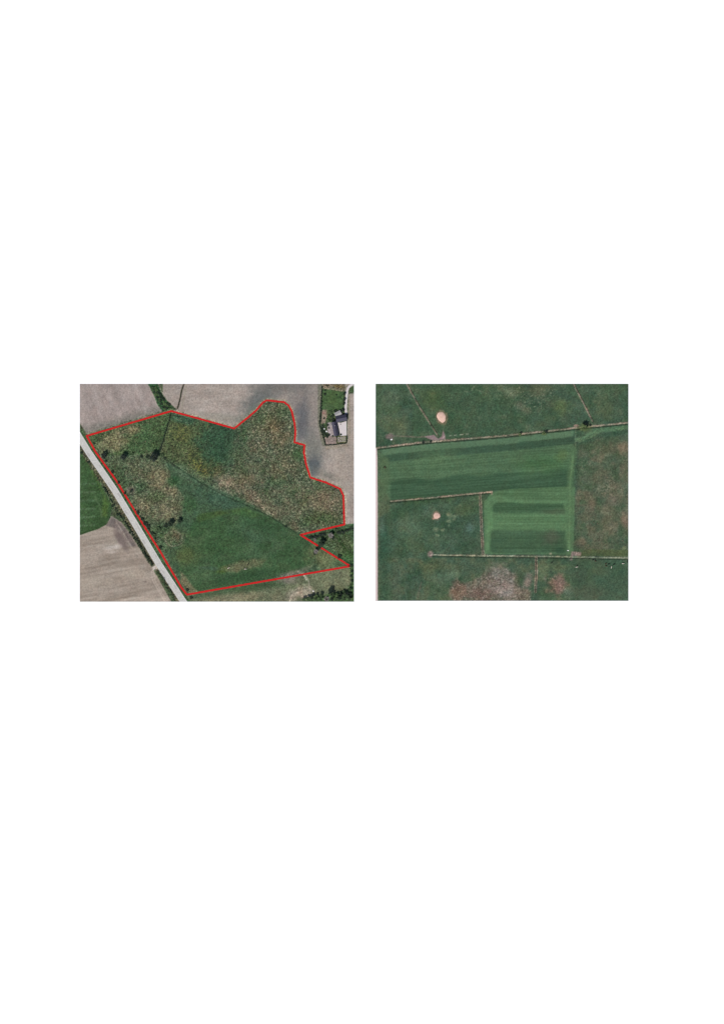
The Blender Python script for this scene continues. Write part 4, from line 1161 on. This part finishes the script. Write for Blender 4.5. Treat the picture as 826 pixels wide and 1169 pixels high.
# garden plants
G = [(B, 0, 371.0, 445.4, 1.4, 'dark shrub in the top left of the lawn'), (B, 0, 370.8, 450.0, 1.8, 'dark shrub by the upper left hedge of the lawn'),
     (B, 0, 384.0, 450.8, 1.1, 'small round shrub in the upper middle of the lawn'), (B, 0, 388.2, 453.6, 1.0, 'small round shrub in the upper right of the lawn'),
     (B, 1, 369.8, 454.6, 0.9, 'small mid green shrub low on the left of the lawn'),
     (T, 0, 392.9, 449.8, 1.8, 'dark tree beside the drive, topmost of four'), (T, 0, 392.8, 456.4, 1.9, 'dark tree beside the drive, second of four from the top'),
     (T, 0, 392.4, 461.4, 1.7, 'dark tree beside the drive, third of four from the top'), (T, 0, 391.0, 468.8, 2.1, 'dark tree beside the drive, lowest of four'),
     (B, 0, 382.6, 469.0, 2.2, 'dark bush at the bottom edge of the lawn above the grey roof'), (B, 1, 377.4, 470.0, 2.2, 'green bush among the shrubs between lawn and house'),
     (B, 2, 375.6, 475.2, 1.9, 'bright green bush among the shrubs left of the barn'), (B, 0, 379.4, 474.6, 2.1, 'dark bush left of the grey roof'),
     (B, 0, 379.6, 478.6, 2.0, 'dark bush against the left end of the barn'), (B, 2, 373.6, 478.4, 1.5, 'bright green bush left of the two dark bushes by the barn'),
     (B, 0, 369.8, 477.6, 1.3, 'small dark shrub on the brown bed left of the barn'), (B, 1, 375.4, 480.6, 1.5, 'green shrub above the left terrace'),
     (B, 0, 373.8, 485.2, 1.6, 'dark shrub on the upper left of the terrace'), (B, 0, 375.2, 488.6, 1.1, 'small dark shrub in the middle of the left terrace'),
     (B, 0, 375.0, 496.6, 2.0, 'dark shrub below the left terrace'), (B, 0, 379.6, 497.8, 1.2, 'small shrub between terrace and bottom garden'),
     (B, 0, 384.4, 499.0, 1.3, 'small shrub at the bottom end of the farmhouse'), (B, 0, 389.0, 496.0, 1.3, 'dark shrub in the lower left of the yard'),
     (B, 0, 388.6, 484.2, 0.7, 'tiny dark shrub in the upper part of the yard'), (B, 0, 372.2, 439.9, 1.2, 'dark shrub at the top edge above the lawn'),
     (B, 0, 374.6, 440.1, 1.0, 'smaller dark shrub at the top edge above the lawn')]
for k, s, x, y, r, l in G:
    put_plant(k, s, x, y, r, l)

# tussocks: nobody could count them
def tussocks(name, label, poly, n, size, cols, seed, keep=None):
    r = np.random.default_rng(seed)
    X0 = min(a for a, b in poly); X1 = max(a for a, b in poly); Y0 = min(b for a, b in poly); Y1 = max(b for a, b in poly)
    x = r.uniform(X0, X1, n * 3); y = r.uniform(Y0, Y1, n * 3)
    k = sdf(x, y, poly) > 1.8
    if keep is not None: k &= keep(x, y)
    x = x[k][:n]; y = y[k][:n]
    key = 'L' if x[0] < 416 else 'R'
    gx, gy, h = GRIDS[key]
    i = np.clip(np.round((x - gx[0]) / (gx[1] - gx[0])).astype(int), 0, len(gx) - 1)
    j = np.clip(np.round((y - gy[0]) / (gy[1] - gy[0])).astype(int), 0, len(gy) - 1)
    z = h[j, i]
    P = np.stack([x - CX, CY - y, z], 1)
    nb = 7
    a = r.uniform(0, 2 * math.pi, (len(x), nb)); s = size * r.uniform(0.6, 1.4, (len(x), 1))
    d = np.stack([np.cos(a), np.sin(a), np.zeros_like(a)], 2)
    t = np.stack([-np.sin(a), np.cos(a), np.zeros_like(a)], 2)
    base = P[:, None, :]
    tip = base + d * (s * 0.9)[:, :, None] + np.array((0, 0, 1.0)) * (s * 0.45)[:, :, None]
    mid_ = base + d * (s * 0.42)[:, :, None] + np.array((0, 0, 1.0)) * (s * 0.55)[:, :, None]
    l = mid_ - t * (s * 0.22)[:, :, None]; rr = mid_ + t * (s * 0.22)[:, :, None]
    b0 = base - np.array((0, 0, 0.05)) + 0 * tip
    V = np.stack([b0, rr, tip, l], 2).reshape(-1, 3)
    F = np.arange(len(V)).reshape(-1, 4)
    me = bpy.data.meshes.new(name)
    me.vertices.add(len(V)); me.vertices.foreach_set('co', V.ravel().astype(np.float32))
    me.loops.add(F.size); me.loops.foreach_set('vertex_index', F.ravel().astype(np.int32))
    me.polygons.add(len(F)); me.polygons.foreach_set('loop_start', np.arange(0, F.size, 4, dtype=np.int32))
    me.update(calc_edges=True)
    ci = r.integers(0, len(cols), len(x))
    C = lin(np.array(cols)[ci]) * K * r.uniform(0.8, 1.2, (len(x), 1))
    rgba = np.ones((len(V), 4), np.float32); rgba[:, :3] = np.repeat(C, nb * 4, axis=0)
    at = me.color_attributes.new('surface_colour', 'FLOAT_COLOR', 'POINT'); at.data.foreach_set('color', rgba.ravel())
    me.materials.append(M_land)
    o = bpy.data.objects.new(name, me); COL.objects.link(o)
    tag(o, label, 'grass', kind='stuff')
STRAW = [(176, 166, 138), (146, 138, 106), (124, 114, 86), (84, 94, 62), (70, 84, 56), (96, 100, 66), (60, 76, 48), (52, 66, 42), (172, 148, 124)]
def keepL(x, y):
    n = fbm(x, y, 14, 1)
    teal = ((x - 250) / 22) ** 2 + ((y - 507) / 24) ** 2 > 1
    return (n > -0.12) & teal
tussocks('straw_tussocks', 'straw coloured and dark grass tussocks over the rough heath inside the red line',
         [(200, 474), (266, 491), (304, 459), (328, 462), (335, 505), (346, 510), (353, 547), (390, 560), (391, 598), (343, 608), (300, 582), (230, 548), (190, 520)], 1700, 0.45, STRAW, 3, keepL)
tussocks('straw_tussocks', 'straw coloured grass tussocks over the meadow beside the road',
         [(102, 498), (190, 473), (181, 514), (196, 540), (210, 570), (206, 598), (184, 620), (146, 568), (112, 516)], 700, 0.45, STRAW, 4, keepL)
tussocks('dry_tussocks', 'pale tussocks over the rough meadow on the right',
         [(660, 508), (714, 500), (714, 628), (660, 628)], 350, 0.42, [(150, 142, 118), (120, 116, 90), (90, 98, 70), (150, 126, 108)], 5, lambda x, y: fbm(x, y, 14, 1) > 0.0)
tussocks('scrub_tufts', 'leafy green tufts in the scrub corner right of the red line',
         [(350, 612), (393, 602), (402, 602), (402, 640)], 500, 0.8, [(70, 92, 52), (50, 70, 42), (100, 112, 82), (84, 100, 66)], 6)
tussocks('verge_tufts', 'brown and green tufts on the left verge of the road',
         [(91, 508), (98, 517), (128, 562), (150, 598), (153, 612), (146, 606), (126, 578), (102, 536), (91, 520)], 420, 0.6,
         [(120, 104, 86), (80, 84, 58), (56, 66, 46), (150, 130, 110)], 7)

# ------------------------------------------------------------------ farm buildings
def gable_house(name, px, py, L, Wd, ang, wall_h, ridge_h, label, cat, roofm, wallm, windows, doors, chimney=None, over=0.4):
    """long axis along local x; ang in degrees, counter-clockwise seen from above"""
    root = empty(name, W(px, py, 0.12), math.radians(ang)); tag(root, label, cat)
    hl, hw = L / 2 - over, Wd / 2 - over
    t = MB()
    t.box(-hl, hl, -hw, hw, -0.3, wall_h)
    t.add([(-hl, -hw, wall_h), (-hl, hw, wall_h), (-hl, 0, ridge_h - 0.15), (hl, -hw, wall_h), (hl, hw, wall_h), (hl, 0, ridge_h - 0.15)],
          [(0, 2, 1), (3, 4, 5)])
    t.build('wall', wallm, root)
    Lo, Wo = L / 2, Wd / 2
    sl = (ridge_h - wall_h) / hw; ze = ridge_h - sl * Wo
    r = MB(); th = 0.16
    n = max(3, int(L / 1.2))
    for sgn in (-1, 1):                          # two pitches, each of overlapping courses
        m_ = 6
        for k in range(m_):
            y0 = Wo * (k / m_); y1 = Wo * ((k + 1) / m_) + 0.04
            z0 = ridge_h - sl * y0 + 0.02; z1 = ridge_h - sl * y1 + 0.05
            q = [(-Lo, sgn * y0, z0), (Lo, sgn * y0, z0), (Lo, sgn * y1, z1), (-Lo, sgn * y1, z1)]
            q2 = [(a, b, c - th) for a, b, c in q]
            r.add(q + q2, [(0, 1, 2, 3), (7, 6, 5, 4), (0, 4, 5, 1), (1, 5, 6, 2), (2, 6, 7, 3), (3, 7, 4, 0)])
    ro = r.build('roof', roofm, root)
    rc = MB(); rc.tube([(-Lo, 0, ridge_h + 0.04), (Lo, 0, ridge_h + 0.04)], [0.14, 0.14], 8); rc.build('ridge_cap', roofm, ro)
    if chimney is not None:
        for cx_ in chimney:
            c = MB(); c.box(cx_ - 0.35, cx_ + 0.35, -0.3, 0.3, ridge_h - 0.5, ridge_h + 0.8); c.box(cx_ - 0.42, cx_ + 0.42, -0.37, 0.37, ridge_h + 0.8, ridge_h + 0.92)
            c.build('chimney', M_roof2, ro)
    for sx, sd in windows:
        y = sd * hw
        f = MB(); w_ = 0.55
        for (a0, a1, z0, z1) in ((-w_, w_, 1.0, 1.08), (-w_, w_, 2.12, 2.2), (-w_, -w_ + .08, 1.08, 2.12), (w_ - .08, w_, 1.08, 2.12), (-.03, .03, 1.08, 2.12)):
            f.box(sx + a0, sx + a1, min(y, y + sd * .06), max(y, y + sd * .06), z0, z1)
        wo_ = f.build('window', M_frame, root)
        g = MB(); g.box(sx - w_ + .08, sx + w_ - .08, min(y, y + sd * .025), max(y, y + sd * .025), 1.08, 2.12); g.build('pane', M_glass, wo_)
        s_ = MB(); s_.box(sx - w_ - .06, sx + w_ + .06, min(y, y + sd * .14), max(y, y + sd * .14), 0.92, 0.995); s_.build('sill', M_frame, wo_)
    for sx, sd, dw in doors:
        y = sd * hw
        d = MB(); d.box(sx - dw / 2, sx + dw / 2, min(y, y + sd * .05), max(y, y + sd * .05), 0.02, 2.15)
        do = d.build('door', M_wood, root)
        hn = MB(); hn.box(sx + dw / 2 - .16, sx + dw / 2 - .08, min(y + sd * .052, y + sd * .12), max(y + sd * .052, y + sd * .12), 1.0, 1.12); hn.build('handle', M_galv, do)
    return root
gable_house('farmhouse', 382.6, 489.6, 16.4, 5.8, 90 + 11, 2.6, 4.8, 'long narrow farmhouse with dark slate roof left of the pale yard', 'house', M_roof, M_wall,
            [(-6, 1), (-3.4, 1), (1.5, 1), (4.5, 1), (-5, -1), (-2, -1), (3, -1), (6, -1)], [(-0.9, 1, 1.0), (0.6, -1, 1.0)], chimney=(3.6,))
gable_house('barn', 389.4, 477.6, 12.4, 7.2, 11, 3.2, 5.6, 'broad barn with dark slate roof above the pale yard', 'barn', M_roof, M_brick,
            [(-4.4, -1), (4.4, -1), (-3, 1), (3, 1)], [(0, -1, 2.6)])
gable_house('shed', 385.6, 472.2, 7.6, 5.0, 28, 2.3, 3.1, 'small shed with pale grey roof behind the barn', 'shed', M_roof2, M_wall,
            [(-2.0, 1)], [(1.2, 1, 1.0)])

# white garden tables and garden frames
def garden_table(px, py, label):
    root = empty('garden_table', W(px, py, 0.1)); tag(root, label, 'table', 'white round garden tables')
    t = MB(); t.tube([(0, 0, 0.70), (0, 0, 0.75)], [0.85, 0.85], 20); t.build('tabletop', M_frame, root)
    for k in range(4):
        a = math.pi / 4 + k * math.pi / 2
        l = MB(); l.tube([(0.55 * math.cos(a), 0.55 * math.sin(a), 0), (0.4 * math.cos(a), 0.4 * math.sin(a), 0.695)], [0.04, 0.04], 6); l.build('leg', M_frame, root)
    return root
garden_table(367.9, 486.4, 'white round garden table nearest the left hedge, topmost of three')
garden_table(369.8, 489.6, 'white round garden table in the dark shrubbery, middle of three')
garden_table(372.4, 492.5, 'white round garden table in the dark shrubbery, lowest of three')
frames = [(386.4, 500.4, 'topmost left'), (386.8, 503.4, 'lower left'), (389.6, 500.0, 'upper middle'), (390.0, 503.0, 'lower middle'), (392.8, 499.8, 'upper right'), (393.0, 502.8, 'lower right')]
for px, py, wd in frames:
    root = empty('garden_bed', W(px, py, 0.1), 0.06)
    tag(root, 'pale edged square garden bed, ' + wd + ' of the six below the yard', 'garden bed', 'square garden beds below the yard')
    f = MB(); a = 1.1; b = 0.85
    f.box(-a, a, -a, -b, 0, .3); f.box(-a, a, b, a, 0, .3); f.box(-a, -b, -b, b, 0, .3); f.box(b, a, -b, b, 0, .3)
    f.build('edging', M_stone, root)
    s_ = MB(); s_.box(-b, b, -b, b, 0, .22); s_.build('soil', M_soil, root)
    V, F = leaf_cloud([(random.uniform(-.5, .5), random.uniform(-.5, .5), 0.35) for _ in range(4)], 50, 0.25, 0.12, int(px * 10), 0.2)
    np_mesh('greenery', V, F, M_leaf[2], root)

# ------------------------------------------------------------------ sand heaps, boulders, troughs
def heap(name, px, py, rx, ry, h, ang, m, label, seed):
    r = np.random.default_rng(seed)
    nr, na = 12, 40
    z0 = Z(px, py) - 0.15
    vs = [(0, 0, h)]; fs = []
    ph = r.uniform(0, 6.28, 4)
    for i in range(1, nr + 1):
        q = i / nr
        for k in range(na):
            a = 2 * math.pi * k / na
            w_ = 1 + 0.07 * math.sin(2 * a + ph[0]) + 0.05 * math.sin(3 * a + ph[1]) + 0.03 * math.sin(7 * a + ph[2])
            z = h * (1 - q ** 2.2) + (0.10 * r.normal() * (1 - q) if i < nr else -0.15)
            vs.append((rx * q * w_ * math.cos(a), ry * q * w_ * math.sin(a), z))
    for k in range(na): fs.append((0, 1 + k, 1 + (k + 1) % na))
    for i in range(nr - 1):
        for k in range(na):
            a = 1 + i * na + k; b = 1 + i * na + (k + 1) % na
            fs.append((a, a + na, b + na, b))
    o = link_mesh(name, vs, fs, m, smooth=True)
    o.location = W(px, py, z0); o.rotation_euler = (0, 0, math.radians(ang)); tag(o, label, 'sand heap')
heap('sand_heap', 503.6, 476.2, 5.2, 6.6, 0.9, 15, M_sand, 'large pale oval heap of sand in the upper pasture', 1)
heap('sand_heap', 498.4, 588.6, 4.0, 4.2, 0.7, 0, M_sand2, 'small round pinkish heap of sand in the lower left pasture', 2)
def boulder(px, py, r_, label, seed):
    bm = bmesh.new(); bmesh.ops.create_icosphere(bm, subdivisions=3, radius=1)
    rr = random.Random(seed); o3 = [rr.uniform(0, 6) for _ in range(3)]
    for v in bm.verts:
        k = 1 + 0.14 * math.sin(3 * v.co.x + o3[0]) + 0.12 * math.sin(4 * v.co.y + o3[1]) + 0.08 * math.sin(5 * v.co.z + o3[2])
        v.co = Vector((v.co.x * k * r_, v.co.y * k * r_ * 0.8, v.co.z * k * r_ * 0.6))
    me = bpy.data.meshes.new('boulder'); bm.to_mesh(me); bm.free(); me.materials.append(M_stone)
    o = bpy.data.objects.new('boulder', me); COL.objects.link(o); o.location = WZ(px, py, 0.2 * r_); tag(o, label, 'boulder')
boulder(150.7, 608.2, 1.0, 'pale boulder on the left verge beside two dark bushes', 1)
boulder(357.4, 674.8, 1.0, 'pale boulder alone in the dry field above the little wood', 2)
def trough(px, py, ang, label, s=1.0):
    root = empty('water_trough', WZ(px, py, 0.0), math.radians(ang)); tag(root, label, 'water trough'); root.scale = (s, s, s)
    t = MB(); a, b = 1.0, 0.65
    t.box(-a, a, -b, b, 0.12, 0.2); t.box(-a, a, -b, -b + .14, 0.2, 0.65); t.box(-a, a, b - .14, b, 0.2, 0.65)
    t.box(-a, -a + .14, -b + .14, b - .14, 0.2, 0.65); t.box(a - .14, a, -b + .14, b - .14, 0.2, 0.65)
    t.build('basin', M_galv, root)
    w = MB(); w.box(-a + .14, a - .14, -b + .14, b - .14, 0.2, 0.36); w.build('lid_float', M_frame, root)
    for sx in (-1, 1):
        l = MB(); l.box(sx * .8 - .06, sx * .8 + .06, -b, b, -0.25, 0.12); l.build('foot', M_galv, root)
trough(446.6, 501.8, 20, 'white water trough beside the brown trampled spot on the left')
trough(648.0, 628.6, 0, 'small white water trough above the pale ditch near the crossing', 0.75)

# ------------------------------------------------------------------ cattle
def cow_mesh(name, m):
    sk = [((0.0, 0, 1.12), (.30, .34)), ((0.55, 0, 1.14), (.30, .36)), ((-0.5, 0, 1.16), (.29, .32)), ((-0.85, 0, 1.14), (.20, .24)),
          ((0.85, 0, 1.22), (.22, .26)), ((1.15, 0, 1.36), (.14, .17)), ((1.35, 0, 1.40), (.13, .14)), ((1.62, 0, 1.24), (.085, .09)), ((1.74, 0, 1.16), (.075, .07)),
          ((-0.98, 0, 1.05), (.05, .05)), ((-1.04, 0, 0.62), (.03, .03)),
          ((1.36, .2, 1.46), (.045, .03)), ((1.36, -.2, 1.46), (.045, .03))]
    ed = [(0, 1), (0, 2), (2, 3), (1, 4), (4, 5), (5, 6), (6, 7), (7, 8), (3, 9), (9, 10), (6, 11), (6, 12)]
    for sy in (1, -1):
        n = len(sk)
        sk += [((0.66, .2 * sy, 0.82), (.13, .13)), ((0.68, .21 * sy, 0.46), (.065, .065)), ((0.66, .21 * sy, 0.12), (.05, .05)), ((0.69, .21 * sy, 0.03), (.06, .06))]
        ed += [(1, n), (n, n + 1), (n + 1, n + 2), (n + 2, n + 3)]
        n = len(sk)
        sk += [((-0.62, .2 * sy, 0.86), (.16, .15)), ((-0.55, .21 * sy, 0.68), (.10, .10)), ((-0.76, .21 * sy, 0.46), (.06, .06)), ((-0.72, .21 * sy, 0.12), (.05, .05)), ((-0.69, .21 * sy, 0.03), (.06, .06))]
        ed += [(2, n), (n, n + 1), (n + 1, n + 2), (n + 2, n + 3), (n + 3, n + 4)]
    me = bpy.data.meshes.new(name); me.from_pydata([a for a, b in sk], ed, []); me.materials.append(m)
    o = bpy.data.objects.new(name, me); COL.objects.link(o)
    md = o.modifiers.new('skin', 'SKIN'); md.use_smooth_shade = True
    for i, (a, b) in enumerate(sk): me.skin_vertices[0].data[i].radius = b
    me.skin_vertices[0].data[0].use_root = True
    s2 = o.modifiers.new('subsurf', 'SUBSURF'); s2.levels = 1; s2.render_levels = 1
    return o
cows = [('d', 676.4, 639.3, 20, 'dark brown cow just below the pale ditch, highest of the herd'),
        ('b', 679.0, 640.4, -40, 'red brown cow beside the dark one just below the pale ditch'),
        ('w', 657.6, 647.4, 10, 'cream cow alone at the left of the herd'),
        ('d', 658.4, 645.8, 60, 'dark cow just above the cream cow at the left of the herd'),
        ('b', 691.0, 643.6, 30, 'red brown cow left of the two dark cows in the herd'),
        ('b', 691.2, 646.2, -20, 'red brown cow, lowest at the left of the herd middle'),
        ('d', 694.2, 644.2, 5, 'dark cow in the middle of the herd, left one of two'),
        ('d', 700.2, 644.4, 15, 'dark cow in the middle of the herd, right one of two'),
        ('w', 697.4, 647.8, 80, 'cream cow below the two dark cows'),
        ('w', 710.4, 643.4, 0, 'cream cow alone at the right of the herd'),
        ('d', 715.4, 641.4, 90, 'dark cow at the right edge of the pasture'),
        ('d', 629.3, 642.6, 40, 'dark cow alone between short upright ditch and herd'),
        ('d', 437.6, 533.8, 70, 'dark cow at the left end of the mown strips, left one of two'),
        ('b', 439.4, 534.0, 110, 'brown cow at the left end of the mown strips, right one of two'),
        ('d', 283.2, 644.2, 45, 'dark cow on the dry oval patch of the pasture inside the red line'),
        ('w', 279.8, 649.6, 0, 'cream cow just below the dry oval patch'),
        ('w', 260.6, 648.6, 30, 'cream cow at the left end of the dry oval patch')]
base = {}
for k, x, y, a, l in cows:
    if k not in base:
        o = base[k] = cow_mesh('cow', {'d': M_hide_d, 'b': M_hide_b, 'w': M_hide_w}[k])
    else:
        o = base[k].copy(); COL.objects.link(o)
    o.location = WZ(x, y, 0.05); o.rotation_euler = (0, 0, math.radians(a)); o.scale = (1.15, 1.15, 1.1); tag(o, l, 'cow', 'cattle grazing on the pastures')

S.render.engine = 'CYCLES'
